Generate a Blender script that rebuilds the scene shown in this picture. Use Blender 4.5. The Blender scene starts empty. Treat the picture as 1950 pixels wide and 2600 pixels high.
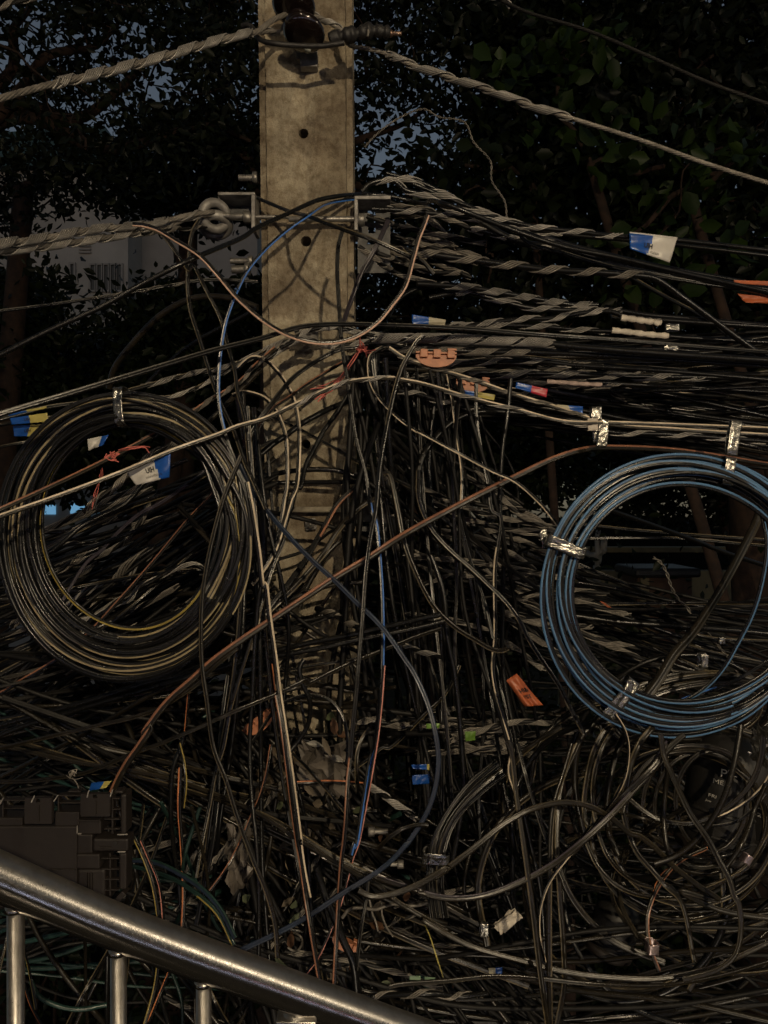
import bpy, bmesh, math, random
import numpy as np
from mathutils import Vector, Matrix

SC = bpy.context.scene
COL = SC.collection
F = 1956.0                      # focal length in photo pixels (1950 x 2600)
CZ = 6.6                        # eye height: a footbridge landing beside the pole

# ---------------------------------------------------------------- camera
cam = bpy.data.cameras.new('camera'); co = bpy.data.objects.new('camera', cam); COL.objects.link(co)
co.location = (0, 0, CZ); co.rotation_euler = (math.radians(90), 0, 0)
cam.sensor_fit = 'HORIZONTAL'; cam.sensor_width = 36.0; cam.lens = 36.0 * F / 1950.0
cam.clip_start = 0.02; cam.clip_end = 3000
SC.camera = co
# ---------------------------------------------------------------- sky (dusk)
W = bpy.data.worlds.new("World"); SC.world = W; W.use_nodes = True
nt = W.node_tree; bg = nt.nodes['Background']
sky = nt.nodes.new('ShaderNodeTexSky'); sky.sky_type = 'NISHITA'; sky.sun_disc = False
sky.sun_elevation = math.radians(5); sky.sun_rotation = math.radians(180)
sky.air_density = 1.0; sky.dust_density = 0.6; sky.ozone_density = 2.5
hs = nt.nodes.new('ShaderNodeHueSaturation'); hs.inputs['Saturation'].default_value = .55; nt.links.new(sky.outputs[0], hs.inputs['Color']); nt.links.new(hs.outputs[0], bg.inputs[0]); bg.inputs[1].default_value = 0.05
SC.view_settings.view_transform = 'Standard'; SC.view_settings.look = 'None'
SC.view_settings.exposure = 0.0; SC.view_settings.gamma = 1.0
# ---------------------------------------------------------------- light of the assumed lamps (fixtures are built further down)
# warm lamps assumed from the pole's shadows and the handrail's glint (their fixtures are built further down)
LAMPS = [('high', Vector((-1.1, -2.0, CZ+3.2)), 60, (1.0, .80, .54)), ('side', Vector((3.2, -.4, CZ+1.0)), 60, (1.0, .82, .58)),
         ('front', Vector((.75, -2.3, CZ+1.15)), 290, (1.0, .80, .53)), ('low', Vector((.1, -3.0, CZ-3.4)), 215, (1.0, .84, .62))]
LAMP = LAMPS[0][1]
for nm_, lv_, le_, lc_ in LAMPS:
    ld = bpy.data.lights.new('assumed_lamp_light', 'POINT'); ld.energy = le_; ld.color = lc_; ld.shadow_soft_size = .035
    lo = bpy.data.objects.new('assumed_lamp_light', ld); COL.objects.link(lo); lo.location = lv_

rnd = random.Random(7); nr = np.random.default_rng(11)
FR = dict(O=(0,0,1.1754), A=(0,0,.6028), B=(950,0,.6028), C=(0,600,.6028), D=(950,600,.6028), E=(0,1200,.6028),
          F=(950,1200,.6028), G=(0,1900,.6028), H=(950,1900,.6028), I=(640,1180,.3014), J=(640,1650,.3014),
          K=(640,2050,.3014), L=(1450,1780,.3014), M=(1400,1250,.3315), N=(640,820,.2532), P=(100,1280,.3014),
          Q=(0,1650,.3014), R=(480,440,.3617), S=(620,0,.2652), T=(1020,840,.2893), U=(0,1980,.217), V=(1700,1880,.1507), X=(0,0,1))
def P(px, py, d): return np.array([(px-975)/F*d, d, CZ-(py-1300)/F*d])
def PV(px, py, d): return Vector(P(px, py, d))
def fpts(s):
    """'A 0,1 2,3 ; B 4,5' -> list of photo points (x, y[, depth])"""
    out = []
    for seg in s.split(';'):
        t = seg.split(); ox, oy, k = FR[t[0]]
        for q in t[1:]:
            v = [float(a) for a in q.split(',')]
            out.append([ox+v[0]*k, oy+v[1]*k] + v[2:])
    return out

# ---------------------------------------------------------------- materials
MATS = {}
def setin(m, **k):
    b = m.node_tree.nodes['Principled BSDF']
    for q, v in k.items(): b.inputs[q.replace('_', ' ')].default_value = v
    return m
def mat(name, col, rough=0.5, metal=0.0, noise=0.0, nscale=40, bump=0.0, col2=None, emit=None, coat=0.0, objvar=0.0, spec=0.5, alpha=1.0, rvar=0.0, trans=0.0, bscale=None):
    if name in MATS: return MATS[name]
    m = bpy.data.materials.new(name); m.use_nodes = True; t = m.node_tree; b = t.nodes['Principled BSDF']; N = t.nodes.new; Lk = t.links.new
    b.inputs['Base Color'].default_value = (*col, 1); b.inputs['Roughness'].default_value = rough; b.inputs['Metallic'].default_value = metal
    b.inputs['Specular IOR Level'].default_value = spec
    if coat: b.inputs['Coat Weight'].default_value = coat; b.inputs['Coat Roughness'].default_value = .12
    if emit: b.inputs['Emission Color'].default_value = (*emit[0], 1); b.inputs['Emission Strength'].default_value = emit[1]
    if alpha < 1: b.inputs['Alpha'].default_value = alpha
    if trans: b.inputs['Transmission Weight'].default_value = trans
    tc = N('ShaderNodeTexCoord'); src = tc.outputs['Object']
    last = None
    if noise or col2:
        n = N('ShaderNodeTexNoise'); n.inputs['Scale'].default_value = nscale; n.inputs['Detail'].default_value = 6; n.inputs['Roughness'].default_value = .62
        Lk(src, n.inputs['Vector'])
        r = N('ShaderNodeValToRGB'); r.color_ramp.elements[0].position = .36; r.color_ramp.elements[1].position = .64
        c2 = col2 or tuple(c*(1-noise) for c in col)
        r.color_ramp.elements[0].color = (*c2, 1); r.color_ramp.elements[1].color = (*col, 1)
        Lk(n.outputs['Fac'], r.inputs['Fac']); last = r.outputs['Color']
        if rvar:
            mr = N('ShaderNodeMapRange'); mr.inputs[1].default_value = .3; mr.inputs[2].default_value = .7
            mr.inputs[3].default_value = rough+rvar; mr.inputs[4].default_value = max(.05, rough-rvar)
            Lk(n.outputs['Fac'], mr.inputs[0]); Lk(mr.outputs[0], b.inputs['Roughness'])
    if objvar:
        oi = N('ShaderNodeObjectInfo'); mx = N('ShaderNodeMix'); mx.data_type = 'RGBA'; mx.blend_type = 'MULTIPLY'; mx.inputs[0].default_value = 1
        mr = N('ShaderNodeMapRange'); mr.inputs[3].default_value = 1-objvar; mr.inputs[4].default_value = 1+objvar
        Lk(oi.outputs['Random'], mr.inputs[0])
        cc = N('ShaderNodeCombineColor'); Lk(mr.outputs[0], cc.inputs[0]); Lk(mr.outputs[0], cc.inputs[1]); Lk(mr.outputs[0], cc.inputs[2])
        if last: Lk(last, mx.inputs[6])
        else: mx.inputs[6].default_value = (*col, 1)
        Lk(cc.outputs[0], mx.inputs[7]); last = mx.outputs[2]
    if last: Lk(last, b.inputs['Base Color'])
    if bump:
        n2 = N('ShaderNodeTexNoise'); n2.inputs['Scale'].default_value = bscale or nscale*3; n2.inputs['Detail'].default_value = 5; Lk(src, n2.inputs['Vector'])
        bp = N('ShaderNodeBump'); bp.inputs['Strength'].default_value = bump; bp.inputs['Distance'].default_value = .002
        Lk(n2.outputs['Fac'], bp.inputs['Height']); Lk(bp.outputs[0], b.inputs['Normal'])
    MATS[name] = m; return m
def cabmat(name, c, c2, rough, rv=.1, ov=.3):
    return mat(name, c, rough, 0, 0, 22, .12, c2, objvar=ov, rvar=rv, bscale=260)
CM = dict(
  k=cabmat('black_sheath', (.0085,.0083,.008), (.004,.004,.004), .30),
  gr=mat('grimy_sheath', (.009,.0085,.008), .55, 0, .5, 22, 0, spec=.3),
  kb=cabmat('dusty_brown_sheath', (.020,.0165,.0115), (.008,.007,.005), .31),
  kh=cabmat('dusty_khaki_sheath', (.038,.031,.019), (.014,.012,.008), .32),
  gy=cabmat('worn_grey_sheath', (.085,.080,.068), (.035,.033,.029), .34),
  pu=cabmat('violet_grey_sheath', (.038,.031,.040), (.016,.013,.019), .36),
  bl=cabmat('blue_stripe', (.05,.17,.52), (.03,.12,.40), .42, ov=.05),
  nb=cabmat('navy_sheath', (.018,.028,.05), (.01,.015,.03), .38),
  sb=cabmat('pale_blue_stripe', (.085,.195,.36), (.055,.13,.26), .42, ov=.05),
  sa=cabmat('salmon_stripe', (.58,.38,.29), (.42,.27,.20), .42, ov=.05),
  ct=cabmat('coil_edge_highlight', (.34,.28,.165), (.18,.145,.085), .36, ov=.1),  # cream highlights along the coil turns, painted as a lobe colour
  cr=cabmat('cream_stripe', (.70,.59,.45), (.42,.35,.25), .45, ov=.1),
  tn=cabmat('tan_highlight', (.125,.100,.058), (.050,.040,.024), .33, ov=.2),  # tan highlight lines of black cables, painted on the lobe
  og=cabmat('orange_stripe', (.52,.19,.075), (.36,.12,.05), .45, ov=.1),
  br=cabmat('rust_brown_stripe', (.30,.135,.075), (.17,.075,.045), .36, ov=.1),
  pk=cabmat('pink_stripe', (.66,.30,.25), (.50,.2,.16), .45, ov=.1),
  ye=cabmat('yellow_stripe', (.30,.23,.05), (.2,.15,.04), .45, ov=.1),
  gn=cabmat('dark_green_sheath', (.018,.045,.04), (.01,.025,.02), .36))
STEEL = mat('galvanised_strand', (.38,.36,.33), .46, .25, 0, 30, .3, (.19,.18,.165), objvar=.3, rvar=.12)
STEELD = mat('dull_strand', (.23,.21,.18), .5, .2, 0, 30, .3, (.10,.09,.078), objvar=.35, rvar=.1)
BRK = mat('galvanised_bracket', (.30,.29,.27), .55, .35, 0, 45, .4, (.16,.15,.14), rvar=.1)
BRKD = mat('shade_painted_bracket', (.10,.10,.098), .6, .2, 0, 60, .5, (.05,.05,.05))  # same galvanised steel; the web plates' shade is put into the colour
FOIL = mat('crinkled_foil', (.40,.39,.36), .24, .9, 0, 90, .9, (.18,.175,.16), bscale=120)
WTAPE = mat('white_tape', (.62,.56,.47), .6, 0, .35, 60, .6)

# ---------------------------------------------------------------- helpers
def props(o, label=None, cat=None, group=None, kind=None):
    if label: o['label'] = label
    if cat: o['category'] = cat
    if group: o['group'] = group
    if kind: o['kind'] = kind
    return o
def empty(name, loc, label, cat, group=None):
    o = bpy.data.objects.new(name, None); COL.objects.link(o); o.location = Vector(loc); o.empty_display_size = .05
    props(o, label, cat, group); return o
def meshobj(name, V, Fc, mats, parent=None, smooth=True, mi=None):
    """V world-space verts; Fc list of faces or (n,4) array; mi material index per face"""
    me = bpy.data.meshes.new(name)
    V = np.asarray(V, dtype=np.float32)
    if isinstance(Fc, np.ndarray):
        n, k = Fc.shape
        me.vertices.add(len(V)); me.vertices.foreach_set('co', V.ravel())
        me.loops.add(n*k); me.loops.foreach_set('vertex_index', Fc.astype(np.int32).ravel())
        me.polygons.add(n); me.polygons.foreach_set('loop_start', np.arange(0, n*k, k, dtype=np.int32))
        me.polygons.foreach_set('loop_total', np.full(n, k, dtype=np.int32))
        me.update(calc_edges=True)
    else:
        me.from_pydata([tuple(map(float, v)) for v in V], [], Fc); me.update()
    for m in (mats if isinstance(mats, (list, tuple)) else [mats]): me.materials.append(m)
    if mi is not None: me.polygons.foreach_set('material_index', np.asarray(mi, dtype=np.int32))
    if smooth: me.polygons.foreach_set('use_smooth', np.ones(len(me.polygons), dtype=bool))
    o = bpy.data.objects.new(name, me); COL.objects.link(o)
    if parent is not None:
        o.parent = parent; o.matrix_parent_inverse = Matrix.Translation(-parent.location)
    return o
def bmobj(name, bm, mats, parent=None, smooth=False):
    me = bpy.data.meshes.new(name); bm.to_mesh(me); bm.free()
    for m in (mats if isinstance(mats, (list, tuple)) else [mats]): me.materials.append(m)
    if smooth: me.polygons.foreach_set('use_smooth', np.ones(len(me.polygons), dtype=bool))
    o = bpy.data.objects.new(name, me); COL.objects.link(o)
    if parent is not None:
        o.parent = parent; o.matrix_parent_inverse = Matrix.Translation(-parent.location)
    return o
def rebase(o):
    """put a top-level mesh's origin at the middle of its bounds (mesh given in world space)"""
    me = o.data; n = len(me.vertices); c = np.empty(n*3, dtype=np.float32); me.vertices.foreach_get('co', c); c = c.reshape(-1, 3)
    m = (c.min(0)+c.max(0))/2; c -= m; me.vertices.foreach_set('co', c.ravel()); me.update(); o.location = Vector(m.tolist()); return o
def bbox(bm, c, s, rot=None, bev=0.0, mi=0):
    g = bmesh.ops.create_cube(bm, size=1); vs = g['verts']
    for v in vs: v.co = Vector((v.co.x*s[0], v.co.y*s[1], v.co.z*s[2]))
    if rot is not None: bmesh.ops.rotate(bm, verts=vs, cent=(0,0,0), matrix=rot)
    bmesh.ops.translate(bm, verts=vs, vec=Vector(c))
    fs = list({f for v in vs for f in v.link_faces})
    for f in fs: f.material_index = mi
    if bev > 0:
        es = list({e for v in vs for e in v.link_edges})
        bmesh.ops.bevel(bm, geom=es, offset=bev, segments=2, affect='EDGES', profile=.5)
def pbox(bm, x0, y0, x1, y1, d, th, bev=.0008, fr='X', mi=0):
    """box whose FRONT face spans photo pixels x0..x1, y0..y1 at depth d, th metres thick"""
    ox, oy, k = FR[fr]; x0, x1, y0, y1 = ox+x0*k, ox+x1*k, oy+y0*k, oy+y1*k
    a, b = P(x0, y0, d), P(x1, y1, d)
    bbox(bm, ((a[0]+b[0])/2, d+th/2, (a[2]+b[2])/2), (abs(b[0]-a[0]), th, abs(a[2]-b[2])), bev=bev, mi=mi)
def lathe(bm, prof, c, axis='Z', seg=28, tilt=None, mi=0):
    rings = []
    for r, h in prof:
        ring = []
        for i in range(seg):
            a = 2*math.pi*i/seg; v = Vector((r*math.cos(a), r*math.sin(a), h))
            if axis == 'Y': v = Vector((v.x, v.z, v.y))
            if axis == 'X': v = Vector((v.z, v.x, v.y))
            if tilt is not None: v = tilt @ v
            ring.append(bm.verts.new(v+Vector(c)))
        rings.append(ring)
    for a, b in zip(rings, rings[1:]):
        for i in range(seg): 
            f = bm.faces.new((a[i], a[(i+1)%seg], b[(i+1)%seg], b[i])); f.smooth = True; f.material_index = mi
    for ring in (rings[0], rings[-1]):
        try: f = bm.faces.new(ring); f.material_index = mi
        except ValueError: pass
    bmesh.ops.recalc_face_normals(bm, faces=bm.faces[:])
def catmull(pts, step):
    """smooth curve through the points, resampled about every `step`"""
    p = np.asarray(pts, float)
    if len(p) == 2:
        n = max(2, int(np.linalg.norm(p[1]-p[0])/step)); return p[0]+(p[1]-p[0])*np.linspace(0, 1, n+1)[:, None]
    q = np.vstack([2*p[0]-p[1], p, 2*p[-1]-p[-2]]); out = []
    for i in range(1, len(q)-2):
        p0, p1, p2, p3 = q[i-1:i+3]; L = np.linalg.norm(p2-p1); n = max(2, int(math.ceil(L/step)))
        # centripetal parametrisation keeps the cables free of loops
        t0 = 0; t1 = t0+max(np.linalg.norm(p1-p0), 1e-6)**.5; t2 = t1+max(L, 1e-6)**.5; t3 = t2+max(np.linalg.norm(p3-p2), 1e-6)**.5
        t = np.linspace(t1, t2, n, endpoint=False)[:, None]
        A1 = (t1-t)/(t1-t0)*p0+(t-t0)/(t1-t0)*p1; A2 = (t2-t)/(t2-t1)*p1+(t-t1)/(t2-t1)*p2; A3 = (t3-t)/(t3-t2)*p2+(t-t2)/(t3-t2)*p3
        B1 = (t2-t)/(t2-t0)*A1+(t-t0)/(t2-t0)*A2; B2 = (t3-t)/(t3-t1)*A2+(t-t1)/(t3-t1)*A3
        out.append((t2-t)/(t2-t1)*B1+(t-t1)/(t2-t1)*B2)
    out.append(p[-1:]); return np.vstack(out)
def frames(c):
    T = np.gradient(c, axis=0); T /= np.linalg.norm(T, axis=1)[:, None]+1e-12
    N = np.array([0, -1., 0.02])-(T@np.array([0, -1., 0.02]))[:, None]*T; N /= np.linalg.norm(N, axis=1)[:, None]+1e-9
    B = np.cross(T, N); return T, N, B
def sweep(c, prof, twist=None, scale=None):
    """prof (m,2): (b, n) coordinates; returns verts, quad faces, end caps"""
    T, N, B = frames(c); n, m = len(c), len(prof); pr = np.asarray(prof)
    pb = np.repeat(pr[None, :, 0], n, 0); pn = np.repeat(pr[None, :, 1], n, 0)
    if twist is not None:
        cs, sn = np.cos(twist)[:, None], np.sin(twist)[:, None]; pb, pn = pb*cs-pn*sn, pb*sn+pn*cs
    if scale is not None: pb = pb*scale[:, None]; pn = pn*scale[:, None]
    V = c[:, None, :]+pb[..., None]*B[:, None, :]+pn[..., None]*N[:, None, :]
    i = np.arange(n-1)[:, None]; j = np.arange(m)[None, :]; j2 = (j+1) % m
    Q = np.stack([i*m+j, (i+1)*m+j, (i+1)*m+j2, i*m+j2], -1).reshape(-1, 4)
    return V.reshape(-1, 3), Q
def circ(r, m=9): 
    a = np.arange(m)*2*math.pi/m; return np.stack([r*np.cos(a), r*np.sin(a)], 1)
def fig8(r, side, lobe=.32):
    """flat drop cable: a round body and a thinner messenger lobe joined by a web. last faces = the lobe"""
    rb, rl = r*(.95-lobe), r*lobe; pts = []
    for a in np.linspace(math.radians(50), math.radians(310), 9): pts.append((-(r-rb)+rb*math.cos(a), rb*math.sin(a)))
    for a in np.linspace(math.radians(-130), math.radians(130), 8): pts.append(((r-rl)+rl*math.cos(a), rl*math.sin(a)))
    p = np.array(pts); p[:, 0] *= side
    if side < 0: p = p[::-1]
    lob = [k for k in range(len(p)) if (p[k, 0]*side > r*.1 and p[(k+1) % len(p), 0]*side > r*.1)]
    return p, set(lob)
class Acc:
    def __init__(s): s.V = []; s.Q = []; s.M = []; s.n = 0
    def add(s, V, Q, m=0):
        s.V.append(V); s.Q.append(Q+s.n); s.n += len(V)
        s.M.append(np.full(len(Q), m) if np.isscalar(m) else np.asarray(m))
    def obj(s, name, mats, parent=None, smooth=True): return meshobj(name, np.vstack(s.V), np.vstack(s.Q), mats, parent, smooth, np.concatenate(s.M))
def world(pts, d, wob=.0):
    n = len(pts); ds = d if isinstance(d, (list, tuple)) else [d]
    xs = np.array([p[:2] for p in pts], float)
    L = np.r_[0, np.cumsum(np.linalg.norm(np.diff(xs, axis=0), axis=1))]; L /= max(L[-1], 1e-9)
    dd = np.interp(L, np.linspace(0, 1, len(ds)), ds) if len(ds) > 1 else np.full(n, ds[0])
    if wob: 
        ph = rnd.random()*6; dd = dd+wob*np.sin(L*rnd.uniform(3, 9)+ph)
    for i, p in enumerate(pts):
        if len(p) > 2: dd[i] = p[2]
    return np.array([P(x, y, q) for (x, y), q in zip(xs, dd)])
def arclen(c):
    s = np.r_[0, np.cumsum(np.linalg.norm(np.diff(c, axis=0), axis=1))]; return s
def wrap(acc, c, R, n, sr, pitch, m=0, ph=0., flare=True, sides=5, sp=2.6):
    """a band of n steel strands laid side by side, wound round the curve c"""
    s = arclen(c); ns = max(6, int(s[-1]/pitch*16)); si = np.linspace(0, s[-1], ns)
    cc = np.stack([np.interp(si, s, c[:, k]) for k in range(3)], 1); T, N, B = frames(cc)
    for k in range(n):
        a = ph+si/pitch*2*math.pi+(k-(n-1)/2)*(sp*sr/R)
        e0 = 0 if not flare else int(abs(math.sin(k*2.1+ph))*ns*.05)
        rr = R*np.ones(ns)
        q = cc+(np.cos(a)*rr)[:, None]*B+(np.sin(a)*rr)[:, None]*N
        q = q[e0:ns-e0] if ns-2*e0 > 4 else q
        V, Q = sweep(q, circ(sr, sides)); acc.add(V, Q, m)
def cable_mesh(name, c, r, prof, cols, side=1, sfrac=(0, 1), parent=None, twist=0.0):
    n = len(c); t = np.linspace(0, 1, n); acc = Acc()
    tw = twist*np.sin(t*rnd.uniform(4, 8)+rnd.random()*6) if twist else None
    scl = None
    if prof == 'f':
        p, lob = fig8(r, side, .31 if len(cols) < 2 or cols[1] in ('tn', 'gy', 'kh', 'pu') else .44); V, Q = sweep(c, p, tw, scl); m = len(p); mi = np.zeros((n-1, m), int)
        if len(cols) > 1:
            rows = (t[:-1] >= sfrac[0]) & (t[:-1] <= sfrac[1])
            for k in lob: mi[rows, k] = 1
        acc.add(V, Q, mi.ravel())
    else:
        V, Q = sweep(c, circ(r, 10), tw, scl); acc.add(V, Q, 0)
    for e in (0, n-1):   # closed ends
        m = len(V)//n; ring = V[e*m:(e+1)*m]; ce = ring.mean(0)
        # fan as quads (degenerate-free): centre doubled
        cen = np.vstack([ring, ce]); 
        Qc = np.array([[j, (j+1) % m, (j+2) % m, m] for j in range(0, m-1, 2)]); acc.add(cen, Qc, 0)
    return acc.obj(name, [CM[x] for x in cols], parent)
# ================================================================ THE CONCRETE POLE
def concrete():
    m = bpy.data.materials.new('pole_concrete'); m.use_nodes = True; t = m.node_tree; b = t.nodes['Principled BSDF']; N = t.nodes.new; Lk = t.links.new
    tc = N('ShaderNodeTexCoord'); b.inputs['Roughness'].default_value = .88; b.inputs['Specular IOR Level'].default_value = .25
    def noise(sc, det, st=(1,1,1)):
        mp = N('ShaderNodeMapping'); mp.inputs['Scale'].default_value = st; Lk(tc.outputs['Object'], mp.inputs['Vector'])
        n = N('ShaderNodeTexNoise'); n.inputs['Scale'].default_value = sc; n.inputs['Detail'].default_value = det; n.inputs['Roughness'].default_value = .65; Lk(mp.outputs[0], n.inputs['Vector']); return n.outputs['Fac']
    def ramp(f, p0, c0, p1, c1):
        r = N('ShaderNodeValToRGB'); r.color_ramp.elements[0].position = p0; r.color_ramp.elements[1].position = p1
        r.color_ramp.elements[0].color = (*c0, 1); r.color_ramp.elements[1].color = (*c1, 1); Lk(f, r.inputs['Fac']); return r.outputs['Color']
    def mul(a, c, f=1.):
        x = N('ShaderNodeMix'); x.data_type = 'RGBA'; x.blend_type = 'MULTIPLY'; x.inputs[0].default_value = f; Lk(a, x.inputs[6]); Lk(c, x.inputs[7]); return x.outputs[2]
    base = ramp(noise(9, 5), .38, (.27,.235,.175), .62, (.46,.41,.305))
    base = mul(base, ramp(noise(14, 4, (1,1,.12)), .35, (.66,.63,.60), .58, (1,1,1)))      # rain streaks
    base = mul(base, ramp(noise(5.5, 6), .42, (.66,.62,.60), .54, (1,1,1)))                # broad damp patches
    base = mul(base, ramp(noise(420, 3), .30, (.72,.70,.66), .55, (1.0,1.0,1.0)))          # sand grain
    base = mul(base, ramp(noise(60, 7), .36, (.66,.62,.58), .55, (1.0,1.0,1.0)))
    Lk(base, b.inputs['Base Color'])
    bp = N('ShaderNodeBump'); bp.inputs['Strength'].default_value = .9; bp.inputs['Distance'].default_value = .004; Lk(noise(110, 8), bp.inputs['Height'])
    bp2 = N('ShaderNodeBump'); bp2.inputs['Strength'].default_value = .8; bp2.inputs['Distance'].default_value = .010; Lk(noise(26, 5, (1,1,.5)), bp2.inputs['Height']); Lk(bp.outputs[0], bp2.inputs['Normal'])
    Lk(bp2.outputs[0], b.inputs['Normal']); return m
CONC = concrete()
YF = 1.70
def vnoise(x, z, seed=0):
    s = 0
    for k, (fx, fz, a) in enumerate([(19, 13, 1), (41, 37, .6), (83, 61, .4), (7, 5, 1.2)]):
        s = s+a*np.sin(fx*x+seed*1.7+k+2*np.sin(fz*z*.7+k*2.1+seed))*np.sin(fz*z+k*1.3+seed*.9+1.5*np.sin(fx*x*.6+k))
    return s/2
rows = np.unique(np.concatenate([np.arange(-420, 2620, 9), [-420, 11000]])); 
rows = np.concatenate([np.arange(-420, 2620, 9), np.arange(2700, 8900, 300)]).astype(float)
fx = np.array([0, .015, .05, .078, .084, .12, .18, .24, .30, .36, .40, .44, .47, .50, .53, .56, .59, .62, .68, .74, .80, .86, .90, .925, .936, .96, .985, 1.0])
V = []; ncol = len(fx)+4
for y in rows:
    L = 652+20*min(y, 2600)/1400; Rr = 893+10*min(y, 2600)/1400; z = P(0, y, YF)[2]
    for f in fx:
        jag = 0.010*vnoise(0*f+.3, z*2.4, 5) if .05 < f < .13 else (0.008*vnoise(.7, z*3, 9) if .9 < f < .95 else 0)
        x = P(L+(Rr-L)*(f+jag), y, YF)[0]
        yy = YF
        if f <= .078: yy += .013+.004*(.078-f)/.078
        elif f >= .936: yy += .010
        else:
            yy += .0011*vnoise(x*1.6, z*1.5, 3)+.0007*vnoise(x*5, z*4, 8)
            g = math.exp(-((f-.48)/.07)**2); w_ = 1/(1+math.exp((y-560)/45))/(1+math.exp((150-y)/30)); yy += .0075*g*w_     # mould groove
            g2 = math.exp(-((f-.66)/.06)**2); yy -= .003*g2*w_
        V.append((x, yy, z))
    xl, xr = P(L, y, YF)[0], P(Rr, y, YF)[0]
    V += [(xr, YF+.12, z), (xr-.004, YF+.235, z), (xl+.004, YF+.235, z), (xl, YF+.12, z)]
V = np.array(V); n = len(rows); i = np.arange(n-1)[:, None]; j = np.arange(ncol)[None, :]; j2 = (j+1) % ncol
Q = np.stack([i*ncol+j, (i+1)*ncol+j, (i+1)*ncol+j2, i*ncol+j2], -1).reshape(-1, 4)
pole = empty('utility_pole', (P(775, 0, YF+.11)[0], YF+.11, 0), 'square concrete utility pole with bolt holes, carrying the tangle of cables', 'pole')
# closed solid so the bolt holes can be cut right through it
caps = [list(range(ncol))[::-1], [(n-1)*ncol+k for k in range(ncol)]]
pb = meshobj('pole_body', V, [list(map(int, q)) for q in Q]+caps, CONC, None, True)
bm = bmesh.new(); bm.from_mesh(pb.data); bmesh.ops.recalc_face_normals(bm, faces=bm.faces[:]); bm.to_mesh(pb.data); bm.free()
cb = bmesh.new()
for (hx, hy, hr) in ((770, 336, 12.5), (777, 612, 13.5), (776, 1128, 12), (779, 1830, 12)):
    c = P(hx, hy, YF); lathe(cb, [(hr*YF/F*1.12, -.03), (hr*YF/F, .006), (hr*YF/F*.97, .3)], (c[0], YF, c[2]), 'Y', 22, Matrix.Rotation(math.radians(4), 3, 'X'))
cut = bmobj('cutter', cb, CONC)
md = pb.modifiers.new('holes', 'BOOLEAN'); md.object = cut; md.operation = 'DIFFERENCE'; md.solver = 'EXACT'
dg = bpy.context.evaluated_depsgraph_get(); newme = bpy.data.meshes.new_from_object(pb.evaluated_get(dg)); 
pb.modifiers.clear()
if len(newme.polygons) > 1000: pb.data = newme
bpy.data.objects.remove(cut)
pb.data.polygons.foreach_set('use_smooth', np.ones(len(pb.data.polygons), dtype=bool))
try: pb.data.set_sharp_from_angle(angle=math.radians(35))
except Exception: pass
if not pb.data.materials: pb.data.materials.append(CONC)
pb.parent = pole; pb.matrix_parent_inverse = Matrix.Translation(-pole.location)

# ---------------------------------------------------------------- ironmongery on the pole
PORC = mat('brown_porcelain', (.010,.006,.005), .18, 0, .3, 12, 0, coat=.6)
WPLA = mat('pale_plastic', (.42,.44,.42), .5, 0, .25, 40, .2)
BOLT = mat('zinc_bolt', (.30,.285,.26), .42, .6, .45, 80, .3)
RUB = mat('black_rubber_tape', (.014,.013,.013), .55, 0, .3, 50, .6)
# insulator: two brown porcelain skirts on a white neck
ins = empty('spool_insulator', P(772, 40, 1.60), 'glossy brown porcelain insulator bolted to the top of the pole', 'insulator')
tl = Matrix.Rotation(math.radians(-24), 3, 'X') @ Matrix.Rotation(math.radians(9), 3, 'Y')
def skirt(px, py, w, h):
    bm = bmesh.new(); k = 1.60/F; w *= k; h *= k
    pr = [(w*.16, h*.5), (w*.30, h*.46), (w*.40, h*.30), (w*.49, h*.06), (w*.50, -.06*h), (w*.47, -.24*h), (w*.38, -.38*h), (w*.33, -.44*h), (w*.22, -.5*h)]
    lathe(bm, pr, P(px, py, 1.60), 'Z', 36, tl); bmobj('porcelain_skirt', bm, PORC, ins, True)
skirt(746, 12, 112, 44); skirt(772, 82, 108, 42)
bm = bmesh.new(); k = 1.60/F; lathe(bm, [(24*k, 22*k), (30*k, 10*k), (30*k, -14*k), (27*k, -20*k)], P(760, 48, 1.61), 'Z', 26, tl); bmobj('porcelain_neck', bm, PORC, ins, True)
bm = bmesh.new(); lathe(bm, [(16*k, 16*k), (29*k, 10*k), (30*k, -6*k), (26*k, -12*k), (15*k, -13*k)], P(781, 103, 1.618), 'Z', 26, tl)
lathe(bm, [(8*k, 2*k), (8*k, -26*k)], P(786, 112, 1.62), 'Z', 14, tl); bmobj('white_seat', bm, WPLA, ins, True)
bm = bmesh.new(); pbox(bm, 762, 128, 806, 168, 1.672, .024, .002); pbox(bm, 752, 122, 762, 150, 1.675, .022, .001); bmobj('foot_plate', bm, BRK, ins)
# rubber taped loop with copper end
t_ = empty('taped_joint', P(850, 110, 1.58), 'black taped wire joint with bare copper end crossing the pole below the insulator', 'wire joint')
c = catmull(world(fpts('S -20,250 30,240 75,262 95,310 120,350 180,392 300,418 450,432 600,440 740,440 860,425 960,410'), [1.60, 1.56, 1.57, 1.57]), .006)
a = Acc(); Vv, Qq = sweep(c, circ(6.5*1.58/F, 10)); a.add(Vv, Qq); a.obj('loop_lead', [RUB], t_)
c = catmull(world(fpts('S 820,385 900,355 1000,335 1100,320 1180,300 1290,300 1400,315'), [1.575]), .003)
th = np.linspace(0, 1, len(c)); sc = (17+3.5*np.sin(th*22)+2*np.sin(th*47+1)-5*(th > .88)-3*(th < .05))*1.575/F
Vv, Qq = sweep(c, circ(1, 14), None, sc); a = Acc(); a.add(Vv, Qq)
for e in (0, len(c)-1):
    m_ = 14; ring = Vv[e*m_:(e+1)*m_]; a.add(np.vstack([ring, ring.mean(0)]), np.array([[q, (q+1) % m_, (q+2) % m_, m_] for q in range(0, m_-1, 2)]))
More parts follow.
